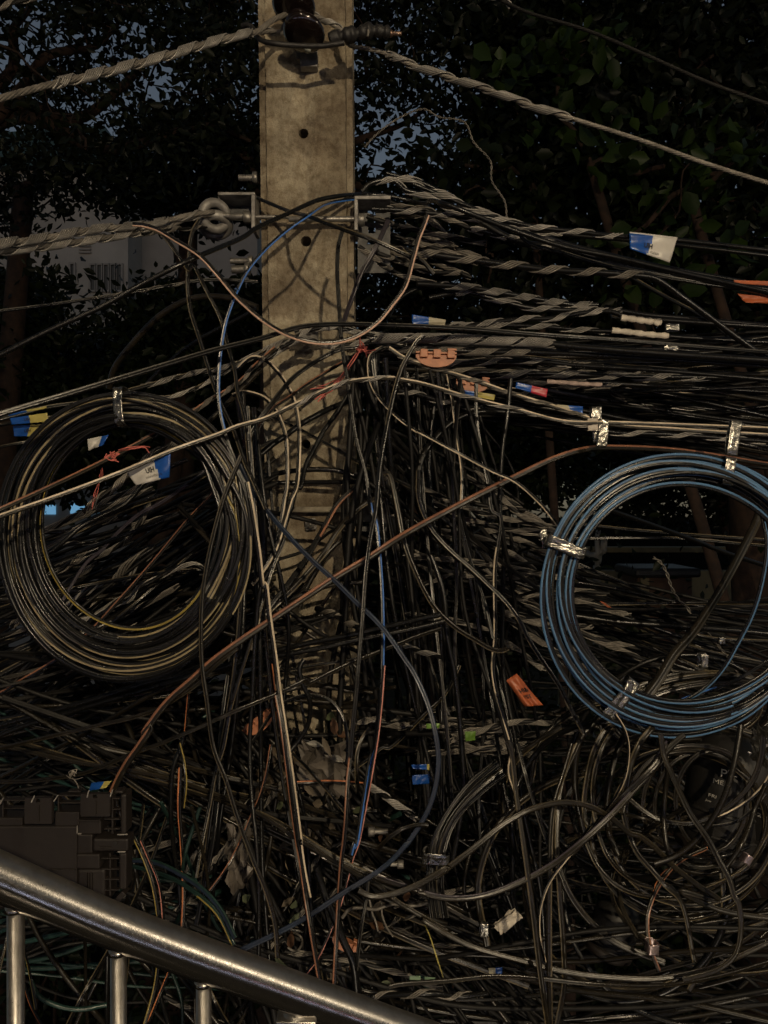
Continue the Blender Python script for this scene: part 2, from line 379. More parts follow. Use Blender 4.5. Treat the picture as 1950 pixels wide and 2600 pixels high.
a.obj('tape_sleeve', [RUB], t_)
c = catmull(world(fpts('S 1175,255 1190,300 1180,350'), [1.562]), .003); a = Acc(); Vv, Qq = sweep(c, circ(3*1.57/F, 8)); a.add(Vv, Qq); a.obj('tie_strand', [STEELD], t_)
COP = mat('bare_copper', (.30,.20,.15), .4, .8, .4, 80, .3)
bm = bmesh.new(); k = 1.575/F; p_ = P(620+1460*.2652, 322*.2652, 1.575); lathe(bm, [(5.5*k, -22*k), (5.5*k, 10*k), (4.5*k, 13*k)], p_, 'X', 14)
lathe(bm, [(8*k, -18*k), (9*k, -14*k), (8*k, -10*k)], p_, 'X', 14); bmobj('copper_end', bm, COP, t_, True)

def hexnut(bm, c, r, h, axis='X', seg=6): lathe(bm, [(r*.9, -h/2), (r, -h/2+h*.1), (r, h/2-h*.1), (r*.9, h/2)], c, axis, seg)
def thread(bm, x0, x1, y, d, w, fr, flip=1):
    ox, oy, k = FR[fr]; a, b = P(ox+x0*k, oy+y*k, d), P(ox+x1*k, oy+y*k, d); r = w*k*d/F/2; L = b[0]-a[0]; nt_ = max(4, int(abs(L)/.0017)); pr = []
    for i in range(nt_): pr += [(r*.86, i*L/nt_), (r, (i+.5)*L/nt_)]
    lathe(bm, pr, tuple(a), 'X', 14)
def plainrod(bm, x0, x1, y, d, w, fr):
    ox, oy, k = FR[fr]; a, b = P(ox+x0*k, oy+y*k, d), P(ox+x1*k, oy+y*k, d); r = w*k*d/F/2
    lathe(bm, [(r*.9, 0), (r, .001), (r, b[0]-a[0]-.001), (r*.9, b[0]-a[0])], tuple(a), 'X', 16)
# through rod
rod = empty('threaded_rod', P(780, 550, 1.67), 'zinc threaded rod running across the pole between the two brackets', 'bolt')
bm = bmesh.new(); thread(bm, 155, 290, 298, 1.668, 46, 'R'); thread(bm, 465, 700, 307, 1.668, 30, 'R'); bmobj('thread', bm, BOLT, rod, True)
bm = bmesh.new(); plainrod(bm, 285, 470, 305, 1.668, 44, 'R'); plainrod(bm, 700, 1230, 322, 1.668, 40, 'R'); bmobj('shank', bm, BOLT, rod, True)
for xx, yy in ((408, 310), (1206, 327)):
    bm = bmesh.new(); hexnut(bm, tuple(P(480+xx*.3617, 440+yy*.3617, 1.668)), 14*1.66/F*1.15, .0145*1.1); bmobj('nut', bm, BOLT, rod)
# eye nut at the left end of the rod
eye = empty('eye_nut', P(540, 548, 1.67), 'grey forged eye nut on the left end of the rod holding the steel wires', 'eye nut')
for (cx, cy, R_, r_, tx, ry, dd) in ((180, 300, 88, 33, 12, 30, 1.672), (185, 365, 92, 34, 62, 14, 1.69)):
    k = .3617*1.67/F; bm = bmesh.new(); a = np.linspace(0, 2*math.pi, 41)[:-1]; rt = Matrix.Rotation(math.radians(ry), 3, 'Z') @ Matrix.Rotation(math.radians(tx), 3, 'X')
    c_ = Vector(P(480+cx*.3617, 440+cy*.3617, dd)); vs = []
    for u in a:
        ring = [bm.verts.new(c_+rt @ Vector(((R_+r_*math.cos(w))*math.cos(u)*k, r_*1.1*math.sin(w)*k, (R_+r_*math.cos(w))*math.sin(u)*k))) for w in np.linspace(0, 2*math.pi, 15)[:-1]]; vs.append(ring)
    for q in range(40):
        for w in range(14): bm.faces.new((vs[q][w], vs[(q+1) % 40][w], vs[(q+1) % 40][(w+1) % 14], vs[q][(w+1) % 14]))
    bmesh.ops.recalc_face_normals(bm, faces=bm.faces[:]); bmobj('eye_ring', bm, BRK, eye, True)
# brackets
def plate_with_holes(bm, fr, x0, y0, x1, y1, holes, d, th):
    """sheet with rectangular openings, made of butted strips"""
    xs = sorted({x0, x1, *[h[0] for h in holes], *[h[2] for h in holes]}); ys = sorted({y0, y1, *[h[1] for h in holes], *[h[3] for h in holes]})
    for a, b in zip(xs, xs[1:]):
        for c, e in zip(ys, ys[1:]):
            if any(h[0] <= a and b <= h[2] and h[1] <= c and e <= h[3] for h in holes): continue
            pbox(bm, a, c, b, e, d, th, 0, fr)
    bmesh.ops.remove_doubles(bm, verts=bm.verts[:], dist=1e-5)
b1 = empty('angle_bracket', P(600, 540, 1.7), 'galvanised angle bracket with square hole on the left side of the pole', 'bracket', 'angle brackets bolted to the pole')
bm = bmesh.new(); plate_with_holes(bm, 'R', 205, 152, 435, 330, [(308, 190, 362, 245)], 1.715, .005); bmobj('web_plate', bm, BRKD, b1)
bm = bmesh.new(); pbox(bm, 200, 130, 462, 151, 1.655, .066, .0015, 'R'); pbox(bm, 436, 151, 462, 385, 1.655, .066, .0012, 'R'); bmobj('flange', bm, BRK, b1)
b2 = empty('angle_bracket', P(960, 560, 1.7), 'galvanised slotted bracket on the right side of the pole', 'bracket', 'angle brackets bolted to the pole')
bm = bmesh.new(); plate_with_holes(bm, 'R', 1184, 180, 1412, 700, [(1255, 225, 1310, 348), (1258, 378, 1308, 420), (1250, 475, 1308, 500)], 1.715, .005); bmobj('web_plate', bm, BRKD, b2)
bm = bmesh.new(); pbox(bm, 1160, 155, 1416, 181, 1.655, .066, .0015, 'R'); pbox(bm, 1160, 181, 1185, 397, 1.655, .066, .0012, 'R'); bmobj('flange', bm, BRK, b2)
b3 = empty('angle_bracket', P(940, 1270, 1.7), 'smaller galvanised bracket low on the right side of the pole at the clamp band', 'bracket', 'angle brackets bolted to the pole')
bm = bmesh.new(); pbox(bm, 855, 208, 1150, 236, 1.655, .06, .0015, 'I'); pbox(bm, 855, 236, 884, 495, 1.655, .06, .0012, 'I'); bmobj('flange', bm, BRK, b3)
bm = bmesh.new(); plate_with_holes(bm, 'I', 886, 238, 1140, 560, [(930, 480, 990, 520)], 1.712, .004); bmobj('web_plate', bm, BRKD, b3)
cl = bmesh.new(); pbox(cl, 120, 352, 852, 402, 1.668, .022, .004, 'I'); pbox(cl, 800, 344, 862, 410, 1.664, .03, .003, 'I')
o = rebase(bmobj('clamp_band', cl, mat('mortared_band', (.30,.265,.2), .8, .1, .5, 40, .6))); props(o, 'dirty steel clamp band round the pole above the square washer', 'clamp')
wb = empty('washer_bolt', P(789, 1332, 1.69), 'square washer with bolt head on the pole below the clamp band', 'bolt')
bm = bmesh.new(); bbox(bm, P(789, 1331, 1.686), (.0245, .006, .0255), Matrix.Rotation(math.radians(-7), 3, 'Y'), .003); bmobj('square_washer', bm, BRK, wb)
bm = bmesh.new(); c_ = P(789, 1331, 1.680); lathe(bm, [(.0085, -.008), (.0095, -.006), (.0095, .006)], tuple(c_), 'Y', 20); lathe(bm, [(.004, -.0095), (.0055, -.007)], tuple(c_), 'Y', 12); bmobj('bolt_head', bm, BOLT, wb, True)
def boltthing(fr, x0, x1, y, d, w, label, nutx=None):
    c_ = P(FR[fr][0]+(x0+x1)/2*FR[fr][2], FR[fr][1]+y*FR[fr][2], d); e = empty('threaded_bolt', c_, label, 'bolt', 'threaded bolts sticking out of the hardware')
    bm = bmesh.new(); thread(bm, x0, x1, y, d, w, fr); bmobj('thread', bm, BOLT, e, True)
    bm = bmesh.new(); nx = nutx if nutx is not None else x1; hexnut(bm, tuple(P(FR[fr][0]+nx*FR[fr][2], FR[fr][1]+y*FR[fr][2], d)), w*FR[fr][2]*d/F*.85, .012); bmobj('nut', bm, BOLT, e)
boltthing('J', 1000, 1150, 1530, 1.42, 50, 'threaded bolt end right of the pole foot, pointing right', 1005)
boltthing('R', 290, 430, 615, 1.78, 44, 'upper of two ribbed bolts under the left bracket')
boltthing('R', 300, 410, 675, 1.78, 60, 'lower of two ribbed bolts under the left bracket')
boltthing('A', 1005, 1085, 750, 1.80, 30, 'stub bolt behind the left edge of the pole above the bracket', 1075)
boltthing('K', 1165, 1260, 478, 1.42, 44, 'dim threaded bolt under the dark blue bow', 1250)
# grey moulded clamp among the knotted wires
bm = bmesh.new(); k = 1.63/F
lathe(bm, [(6*k, 26*k), (14*k, 20*k), (22*k, 2*k), (25*k, -16*k), (20*k, -26*k)], P(787, 846, 1.63), 'Z', 9, Matrix.Rotation(.25, 3, 'Y')); 
o = rebase(bmobj('wire_clamp', bm, mat('grey_casting', (.22,.205,.18), .6, .2, .35, 60, .6), None, False)); props(o, 'small grey cast clamp among the knotted wires on the pole', 'clamp')
# ================================================================ THE TRACED CABLES
# name | colours [@stripe range] | width in photo px | profile+side | depth(s) | path | wraps: from-to:strands,pitch px,strand px | label
CABLES = r"""
cable|k|13|r|1.30,1.42,1.5|C 0,500 200,400 430,295 600,200 800,100 1030,0,1.48 ; R 460,392,1.50 700,280,1.56 900,190,1.62 1060,158,1.66 1160,150,1.715 1250,150,1.745 1400,160,1.75 1600,205,1.75 ; B 300,860 560,960 800,1040 1000,1080 1300,1150 1659,1230||thick black cable arching over the pole crossing and down left to the frame edge
drop_cable|k+bl@0-.85|10|f-|1.46,1.36,1.33|R 1240,178,1.74 1150,182,1.69 1000,205,1.62 830,300 700,390 530,540 400,700 310,885 ; C 1000,220 950,360 925,520 920,680 940,800 980,920 1010,1000 ; E 1040,60 1065,150||blue striped drop cable curving down the left side of the pole from the crossing
drop_cable|k+tn@.0-1|11|f+|1.56,1.40,1.45|R 400,140,1.73 466,167,1.685 700,265,1.60 830,300 1100,400 1300,470 1600,600 ; B 130,1050 205,1100 250,1155||black drop cable with tan edge sloping right across the pole between the two brackets
drop_cable|k+sa@0-1|12|f-|1.38,1.30,1.38|A 560,945 600,948 660,965 740,1012 840,1075 920,1161 ; C 1000,260 1130,370 1250,430 1370,450 1480,430 1580,370 1650,290 ; D 130,210 160,110 190,0 ; B 205,960 225,905||salmon edged drop cable hanging in a wide open loop across the front of the pole
drop_cable|k+tn@0-1|10|f-|1.42,1.36|A 600,950 680,985 740,1060 800,1140 ; C 810,120 870,230 930,350 960,460 990,570 1000,650 1030,760 1050,950||black drop cable with tan edge falling from the left guy wires beside the pole
drop_cable|k+tn@0-1|11|f-|1.45,1.34|A 840,925 810,980 795,1100 ; C 790,180 800,300 840,430 880,560 920,680 985,820 1030,950 1080,1060 1120,1150||dark drop cable dropping almost straight from the eye nut left of the pole
drop_cable|k+bl@.45-1|11|f+|1.50,1.38,1.30|R 1085,380 1050,500 1040,700 1050,885 ; C 1440,450 1470,650 1500,850 1540,1000 1565,1161 ; E 1580,200 1605,450 1612,700 1605,900 1575,1161 ; J 1000,900 940,1250 870,1659 ; K 860,300 830,400||long drop cable with bright blue stripe running down past the right edge of the pole
drop_cable|k+pk@0-1|8|f+|1.31,1.34|J 1112,130 1092,400 1062,700 1014,1000 960,1300 892,1640 ; K 850,420 770,730 710,910 620,1130 545,1280 445,1410||pink striped drop cable running beside the blue stripe down to the handrail
drop_cable|pu|12|f+|1.60,1.55|R 1400,330 1310,520 1210,700 1140,885 ; C 1440,380||violet grey cable slanting down behind the right bracket
drop_cable|k+tn@0-.25|12|f-|1.34,1.28|N 1720,120 1659,175 1580,300 1500,450 1440,640 1390,850 1330,1150 1280,1450 1260,1659 ; I 1040,400 1000,600 960,900 930,1300 900,1659 ; J 880,350 850,650 830,900||thick black drop cable falling just right of the pole to the tangle
drop_cable|k+br@0-1|12|f-|1.28,1.24|J 850,700 825,950 808,1100 790,1450 770,1659 ; K 760,400 730,800 705,1250 690,1560||rust striped black drop cable ending upright behind the handrail
drop_cable|k+cr@0-1|13|f+|1.33,1.26|E 1040,40 1060,140 1090,330 1110,480 ; I 110,1000 150,1300 200,1659 ; J 230,350 290,750 340,1100 410,1659 ; K 400,280 440,560 480,760||cream striped drop cable running straight down in front of the pole foot tangle
drop_cable|k+br@0-1|11|f-|1.27,1.22|J 205,380 245,600 290,950 340,1350 385,1659 ; K 400,400 450,750 490,1000 575,1500||rust striped drop cable beside the cream striped one, reaching the handrail
drop_cable|kb+br@0-1|16|f+|1.9,1.55,1.35,1.30,1.3|D 1720,965 1659,960 1300,905 1050,890 900,895 760,935 600,1010 360,1130 ; F 120,265 20,330 ; E 1550,360 1400,450 1250,550 1100,650 1040,690 900,790 800,880 720,950 660,1020 600,1110 ; Q 1280,640 1180,800 1080,940 1000,1080 930,1240||wide rust brown drop cable crossing the whole photo under the silver tapes, falling left
drop_cable|k+br@0-1|10|f+|1.55,1.5|C 940,1010 900,1080 ; E 800,190 650,370 500,540 370,680 240,785 100,870 0,930 -60,960||orange brown cable slanting behind the big black coil to the left edge
drop_cable|kb+br@0-1|12|f+|1.22,1.34,1.5|C -40,1165 0,1150 200,1060 420,955 640,840 780,760 870,700 1000,620 1090,530 1160,470|.44-.97:5,70,3.2|orange brown service cable with the upper red string knot, crossing the black coil
drop_cable|kb+cr@0-1|11|f+|1.20,1.32,1.45,1.7|C -40,1200 0,1180 200,1110 520,990 720,905 930,830 1000,800 1110,770 1240,710 1440,620 1560,600 1659,598 ; D 90,600 200,620 400,680 600,730 800,780 1000,785 1300,795 1720,812|.30-.44:4,95,3;.50-.62:4,120,3.2|cream edged service cable carrying the white and blue flag over the black coil
drop_cable|kb+cr@0-1|11|f+|1.5,1.75|D 60,470 130,515 200,540 400,600 600,670 750,715 900,765 980,790 1300,815 1720,842|.02-.5:4,95,3|cream edged service cable running right to the double silver tape
drop_cable|k+gy@0-1|13|f+|1.16,1.4,1.8|C -40,765 0,750 300,660 600,570 900,480 1100,430 1270,380 1400,370 1659,375 ; D 400,390 700,415 1000,435 1300,460 1720,494||long straight grey edged cable crossing the whole width above the knots
drop_cable|k+gy@0-1|9|f+|1.5,1.62|C -40,322 0,315 200,290 400,260 560,235 730,205 860,185 1000,186 1085,192|.42-.78:3,80,2.2|thin grey edged cable with steel twist before the pale building at left
cable|kb|16|r|1.9,1.75|C 460,640 480,560 560,450 680,330 800,265 900,253 1000,268 1085,300||dark slack cable arching left of the pole below the pale building
cable|k|10|r|1.8,1.7|C 620,620 700,540 830,440 1000,350 1085,305||thin dark cable rising to the pole under the slack arch
drop_cable|k+tn@0-1|11|f+|1.42,1.66|C -40,780 0,770 200,720 370,695 500,660 650,620 800,580 950,550 1090,500 1180,450 1280,405|.42-1:6,78,3.4|left service cable with thick steel grip just above the black coil
drop_cable|k+tn@0-1|9|f+|1.45,1.66|C -40,805 0,795 200,765 350,740 600,690 760,665 900,600 1030,520 1200,440 1290,420|.45-1:5,90,3|left service cable behind the coil's silver tie with loose steel twist
drop_cable|k+tn@0-1|8|f+|1.4,1.45|C -40,900 0,888 140,860 260,838 420,820||short tan edged cable at the left edge under the yellow flags
messenger_cable|kb|13|r|1.5,1.62|C 350,1161 450,1080 540,1010 640,920 720,880 ; C 800,840 900,760 1010,650 1100,560|0-.62:6,85,3.6|steel wrapped cable passing under the white flag inside the black coil
drop_cable|pu|9|f-|1.58,1.66|P 130,930 250,720 400,490 520,390 700,200 860,70 1000,0 ; C 850,1000 900,950||violet grey cable slanting through the black coil
cable|k|12|r|1.55,1.65|P -60,500 0,460 200,320 350,190 560,80 720,0 ; C 640,1010 790,940||black cable slanting down left through the top of the black coil
drop_cable|kb+tn@0-1|12|f-|1.29,1.22|C 1015,925 950,1080 ; E 910,220 870,400 850,550 850,800 870,950 900,1161 ; G 950,130 1000,290 1070,480 1120,600 1160,750 1168,880||khaki edged drop cable bowing down over the right side of the black coil
drop_cable|k+cr@0-1|11|f+|1.60,1.5,1.42|C 1000,560 1060,510 ; N 130,370 240,470 340,600 400,720 440,850 470,1050 470,1300 440,1659 ; I 330,280 270,480 200,700 120,850 0,1010||cream edged cable looping over the pole's left half, outer loop
drop_cable|k+cr@0-1|11|f+|1.56,1.48,1.4|C 980,670 1020,655 ; N 0,705 120,750 220,850 280,960 330,1100 350,1300 345,1659 ; I 270,300 230,550 190,720 140,950 100,1100 40,1350 -20,1560||cream edged cable looping over the pole's left half, inner loop
drop_cable|k+gy@.1-.8|12|f+|1.58,1.46|N 1240,215 1100,235 870,270 700,350 540,450 400,560 280,700 180,830 80,960 0,1100 -60,1250||black cable with printed letters bending down left over the pole from the knot of wires
drop_cable|k+br@0-1|9|f+|1.60,1.5|N 1000,350 900,400 700,520 540,620 380,740 220,850 100,1000 30,1120||brown edged cable slanting over the pole under the printed black one
cable|k|15|r|1.64,1.5|N 1350,560 1150,700 1020,760 800,850 600,950 480,1020 350,1120 200,1220 80,1320 -60,1400||thick black cable slanting across the pole above the lowest clear bolt hole
cable|k|12|r|1.60,1.48|N 1060,600 950,740 850,900 720,1080 640,1230 540,1420 480,1659 ; I 380,180 330,350 250,600 150,850||black cable dropping steeply across the pole past the bolt hole
drop_cable|k+tn@.1-1|10|f-|1.62,1.55|N 60,860 210,950 480,1070 700,1190 850,1270 1070,1400 1280,1480 1500,1600 1700,1690||khaki edged cable crossing the bolt hole region downwards to the right
cable|k|13|r|1.60,1.62|N -40,1640 80,1560 300,1500 600,1470 850,1480 1050,1540 1200,1600||black cable bulging up across the pole above the clamp band
cable|k|12|r|1.63,1.64|N -40,1630 40,1612 500,1600 800,1596 1100,1590 1250,1580||straight black cable lying level across the pole above the clamp band
drop_cable|k+br@.0-.4|14|f-|1.55,1.42|I 900,170 850,205 720,330 620,500 540,640 430,830 300,1010 170,1170 60,1330||black cable with orange brown top slanting down left over the clamp band
drop_cable|kb+tn@0-1|14|f-|1.58,1.42|I 1240,200 1140,245 950,330 830,430 700,590 590,770 480,900 330,1060 160,1220 20,1380||khaki edged cable bending down left from the lower bracket over the clamp band
cable|kb|12|r|1.64,1.58|I 1100,700 980,635 850,600 750,640 650,730 560,860 450,1060 400,1210||brown black cable humping over the pole beneath the square washer
drop_cable|nb|13|f-|1.38,1.27,1.25|C 1010,960 ; E 1068,85 ; I 130,390 300,590 500,800 700,980 900,1180 1000,1270 1120,1400 1220,1540 1300,1659 ; J 1350,170 1470,430 1540,680 1570,950 1520,1250 1430,1450 1290,1659 ; K 1320,290 1150,470 950,610 800,700 500,900 250,1040 0,1160 -150,1230||dark blue black drop cable making the big bow right of the pole to the handrail
drop_cable|k+cr@0-1|9|f-|1.5,1.42,1.5|N 1310,240 1220,290 1180,340 1170,480 1200,620 1280,760 1370,860 1500,980 1659,1090 ; D 180,820 350,910 500,990 590,1030 ; F 700,130 770,215 820,280||thin cream edged cable sweeping down right from the red string knot
cable|k|17|r|1.75,1.6,1.5|D 1000,800 800,770 560,742 430,742 330,780 240,870 195,950 180,1050 ; F 190,0 190,120 230,220 300,310 400,400 480,470||thick black cable arching left then down right of the pole
drop_cable|k+tn@0-1|12|f-|1.45,1.4|F 186,-10 188,110 235,225 310,315 400,395 480,470 560,550 610,620 650,700 700,780 780,900 830,1000 890,1110||tan edged drop cable curving down right towards the orange label
drop_cable|kb+tn@0-1|13|f-|1.5,1.4|D 40,1000 ; F 60,0 100,150 130,300 180,430 250,560 340,650 420,700 500,745 540,750 565,738||khaki hooked cable ending in a small hook above the orange label
drop_cable|k+cr@.3-1|11|f-|1.55,1.42|D 430,620 430,750 450,900 480,1050 500,1161 ; F 530,180 510,400 510,700 500,820 520,950 580,1161 ; H 570,100 600,200 640,480 670,700 700,900 745,1161||cream edged cable hanging straight down through the right tangle to the bottom edge
drop_cable|k+cr@0-.5|9|f-|1.6,1.5|D 310,580 330,700 350,850 370,1000 360,1161 ; F 355,160 400,350 470,560 500,700||thin cream edged cable hanging under the terracotta clip
cable|k|12|r|1.6,1.5|D 575,600 560,760 540,900 530,1161 ; F 545,300 540,600 545,850 600,1161 ; H 625,250 700,600 720,900||straight black cable hanging under the blue and red flag
cable|k|13|r|1.52,1.45|F 240,350 290,500 310,700 340,850 370,1161 ; H 375,200 330,480||black cable running down the middle of the right tangle beside the green clips
drop_cable|k+tn@0-1|10|f-|1.55,1.5|F 360,810 300,930 200,1030 60,1161 ; J 1100,820 1000,900 850,1010 700,1090 500,1180 250,1210||tan edged cable sloping left below the green clips over the pole foot
drop_cable|kb+tn@.1-1|14|f-|1.24,1.2|H 560,-30 575,0 600,200 640,480 670,700 700,950 730,1161||straight dark cable at the bottom right centre with a tan edge
drop_cable|k+gy@0-1|10|f-|1.3,1.26|H 605,-20 640,120 680,250 725,385 800,560||grey edged cable falling right, crossing the high khaki arch
drop_cable|kb+tn@0-1|14|f+|1.3,1.22|H 835,-20 800,100 755,250 740,500 738,900 742,1161||khaki edged upright cable, left one of the pair near the bottom right
drop_cable|kb+tn@0-1|14|f-|1.32,1.24|H 860,-20 790,150 770,350 780,600 795,800 800,1000 770,1161||khaki edged upright cable, right one of the pair near the bottom right
drop_cable|kb+kh@0-1|15|f+|1.16,1.2,1.25,1.3|K 895,700 1000,750 1150,738 1400,650 1659,500 ; H 250,548 420,420 560,310 680,250 800,228 900,242 1000,295 1080,360 ; L 560,1130 700,1230 850,1380 1050,1540 1250,1680 ; H 1290,600 1450,680 1720,725||thick khaki cable rising from the pole foot into the high arch at the lower right
drop_cable|kb+pu@0-1|16|f+|1.22,1.2,1.28|K 1050,590 1300,670 1450,715 ; H 180,600 300,630 450,622 600,570 750,490 880,390 1000,280 1100,170 1180,80 1230,-20 ; L 600,700 700,540 860,370||thick violet brown cable swooping up right below the khaki arch
drop_cable|kb+kh@0-1|13|f+|1.5,1.28,1.2|G -40,-20 60,0 300,55 560,95 720,130 900,190 1100,280 1250,380 1400,470 1540,550 ; K 1050,650 1220,790 1400,900 1659,1050 ; H 200,720 400,830 600,890 800,940 1000,965 1200,970 1400,930 1550,870 1720,790||long khaki cable sagging from the left tangle to the bottom right edge
drop_cable|kb+tn@0-1|13|f+|1.52,1.3|G 100,-20 300,40 ; K 60,50 330,190 600,360 850,500 1050,590 1180,640||khaki edged cable crossing the pole foot just above its long khaki twin
drop_cable|kb+kh@0-1|12|f-|1.2,1.2,1.25|K 1150,1510 1250,1490 1659,1460 ; H 500,960 700,970 950,995 1200,1000 1450,960 1659,900||khaki cable lying low along the bottom edge right of the handrail
messenger_cable|k|14|r|1.3|K 1000,1600 ; H 0,1045 150,1035 250,1032 350,1045 480,1030|0-1:4,105,3.4|steel twisted cable at the very bottom right of the handrail end
drop_cable|kb+kh@0-1|15|f-|1.22,1.18|L 755,280 780,450 850,620 930,800 1010,960 1150,1160 1250,1350 1330,1500 1380,1659 ; H 1530,640 1545,750 1520,870 1450,930 1300,975||thick khaki cable falling from under the blue coil to the bottom right
cable|kb|15|r|1.26,1.24|L 1430,200 1390,450 1350,620 1300,780 1230,930 1130,1080 1000,1220 860,1315 700,1370||dark cable passing in front of the handwritten closure and bending down left
drop_cable|kb+tn@0-1|13|f-|1.28,1.24|L 430,800 440,950 490,1130 560,1280 680,1420 800,1560 920,1680 ; H 1350,900||tan edged cable falling right under the violet brown swoop
cable|kb|13|r|1.3|L 815,560 790,800 780,1000 800,1200 850,1360||short upright dark cable left of the handwritten closure
drop_cable|k+cr@0-1|8|f-|1.22,1.26|L 370,110 440,220 480,350 480,500 450,650 380,800 280,930 180,1060 ; H 920,320 830,440 740,560 700,670 695,780 720,900||thin pale edged cable making a tall slack S under the blue coil
drop_cable|kb+kh@0-1|14|f+|1.32,1.28|L 430,790 500,835 600,920 720,990 850,1022 1000,1030 1150,985 1280,920 1430,800 1540,650 1600,480 1620,300||khaki cable scooping under the handwritten closure
cable|kb|10|r|1.34|L 450,955 600,985 750,1000||short dark cable left of the khaki scoop
drop_cable|k+cr@0-1|9|f+|1.33|L 1050,1010 1260,970 1450,870 1600,740 1690,600||pale edged cable curling up right under the handwriting
drop_cable|k+gy@0-1|8|f+|1.34|L 1100,1050 1210,1050 1400,1010 1540,900 1640,780||grey edged cable curling up right below the pale one
drop_cable|kb+tn@0-1|12|f-|1.36,1.3|L 130,1190 200,1350 300,1480 430,1580 600,1640 800,1655 1000,1640 1200,1560||tan edged cable making the lowest left scoop of the loops at lower right
drop_cable|kb+tn@0-1|12|f-|1.34,1.3|L 225,1100 300,1290 420,1440 560,1530 700,1570||tan edged cable making a shallower scoop beside the lowest one
drop_cable|kb+tn@0-1|14|f-|1.36,1.36,1.34|L 380,180 290,240 200,400 145,600 110,850 120,1000 180,1120 ||tan edged cable bowing left out of the bunch under the blue coil, outer bow
drop_cable|kb+tn@0-1|13|f-|1.38,1.36,1.36|L 370,210 260,400 200,600 185,850 230,1110||tan edged cable bowing left out of the bunch under the blue coil, inner bow
cable|kb|17|r|1.42,1.4|L 290,80 180,200 90,300 45,450 30,650 60,900 120,1150||dark brown cable bowing furthest left under the blue coil's lower tie
cable|kb|16|r|1.40,1.38|L 450,280 380,450 330,650 300,900 330,1150 400,1300||dark brown cable bowing inside the loops under the blue coil
drop_cable|kb+tn@0-1|17|f-|1.3,1.27|L 690,220 600,320 520,480 480,640 450,800 420,950||tan edged cable falling from the middle of the blue coil
drop_cable|kb+kh@0-.4|16|f+|1.24,1.22|L 950,285 820,400 700,550 600,650 450,790 300,950 150,1130 0,1290||thick cable slanting down left from under the middle of the blue coil
drop_cable|kb+tn@0-1|12|f+|1.3|L 1720,1050 1640,1180 1560,1320 1450,1430 1300,1510 1100,1600||tan edged cable bending in from the right edge towards the bottom
cable|kb|12|r|1.3,1.27|L 1640,700 1550,900 1500,1050 1430,1220 1310,1390||dark cable slanting down from the right edge below the closures
cable|k|9|r|1.34|L 900,1290 1000,1315 1100,1325 1250,1310 1400,1270 1500,1225||thin black cable across the loops beside the small foil tie
drop_cable|k+og@0-1|7|f+|1.36|L 690,1640 720,1540 800,1430 900,1380 1010,1290 1150,1240||thin orange wire among the loops at lower right
drop_cable|kb+br@.0-1|11|f-|1.34,1.3|H 1400,420 1280,480 1210,560 1170,640 1150,720 1160,830 1200,940||brown edged cable held by the small silver ring tie at lower right
drop_cable|kb+kh@0-1|24|f-|1.75,1.5|M 1610,120 1560,250 1400,560 1300,740 1200,900 1080,1080 940,1240 820,1440 700,1600||wide flat brown cable slanting down behind the single loose blue strand
drop_cable|k+tn@0-1|9|f+|2.2|M 100,240 260,250 600,285 1000,320 1720,370||thin tan edged line crossing the upper inside of the blue coil
drop_cable|k+tn@.5-1|9|f+|2.1|M -100,360 240,355 900,350 1200,370 1450,395 1720,415||second thin line across the inside of the blue coil, bright at its right end
cable|k|12|r|1.9,2.2|M 430,130 800,260 1100,370 1300,450 1720,590||black line sloping down right through the inside of the blue coil
drop_cable|k+tn@0-1|8|f+|2.0,2.2|M 160,530 500,670 900,830 1100,870 1720,915||thin line sloping through the lower inside of the blue coil
cable|k|10|r|2.0|M 200,690 500,740 900,830 1300,900 1720,950||black line below the thin sloping one inside the blue coil
cable|k|16|r|1.9|M 150,940 500,990 900,1020 1300,1050 1720,1090||thick black line across the lower inside of the blue coil
drop_cable|k+tn@0-1|8|f+|1.9|M 900,1020 1200,1110 1400,1130 1720,1142||thin bright line under the small grey tape inside the blue coil
drop_cable|k+tn@0-1|8|f+|1.95|M 600,1000 1000,1160 1300,1240 1600,1300||thin line running down right above the bottom of the blue coil
drop_cable|kb+kh@.1-1|11|f-|1.38,1.3|Q -60,842 0,830 300,760 600,690 900,620 1120,570 1350,490 1500,400 1659,290 ; E 900,820 1000,740||khaki cable rising to the right from the left edge above the closure box
drop_cable|kb+kh@0-1|11|f-|1.32,1.28,1.4|Q -60,1112 0,1110 250,1105 500,1075 700,1040 900,970 1100,880 1350,790 1659,660 ; E 1000,1000 1170,930 1300,870 ; J 450,290 700,170 900,80 1080,10 ; I 1250,1500 1430,1430 1590,1380||khaki cable with the knotted steel wire, rising right across the pole foot
cable|k|14|r|1.52,1.42|Q -60,660 0,640 200,580 500,500 800,415 1100,320 1300,260 1659,190 ; E 1000,810 1100,770 ; I 400,1520 800,1440 1100,1370 1590,1260||thick black cable with white print rising right across the pole, upper of two
cable|k|14|r|1.50,1.44|Q -60,760 0,720 200,640 600,520 ; I -100,1665 20,1640 500,1560 900,1470 1400,1370 1620,1315||thick black cable rising right across the pole, lower of two
cable|k|12|r|1.36,1.34|G 790,760 770,700 750,540 730,400 720,250 730,80 760,0 775,-60||upright black cable behind the orange strand left of centre
drop_cable|k+og@0-1|11|f-|1.30|G 770,750 775,600 765,400 755,250 760,80||bright orange strand standing upright left of centre
drop_cable|k+og@0-1|8|f-|1.36|Q 1590,370 1570,600 1550,800||short orange wire end above the upright orange strand
drop_cable|k+ye@0-1|8|f+|1.28|G 755,-20 775,60 782,150 772,250||yellow strand curved over the top of the orange strand
drop_cable|k+ye@0-1|10|f-|1.28,1.18|G 565,375 600,450 640,560 665,700 672,830 665,920 650,1020 605,1180||yellow striped cable passing behind the handrail left of centre
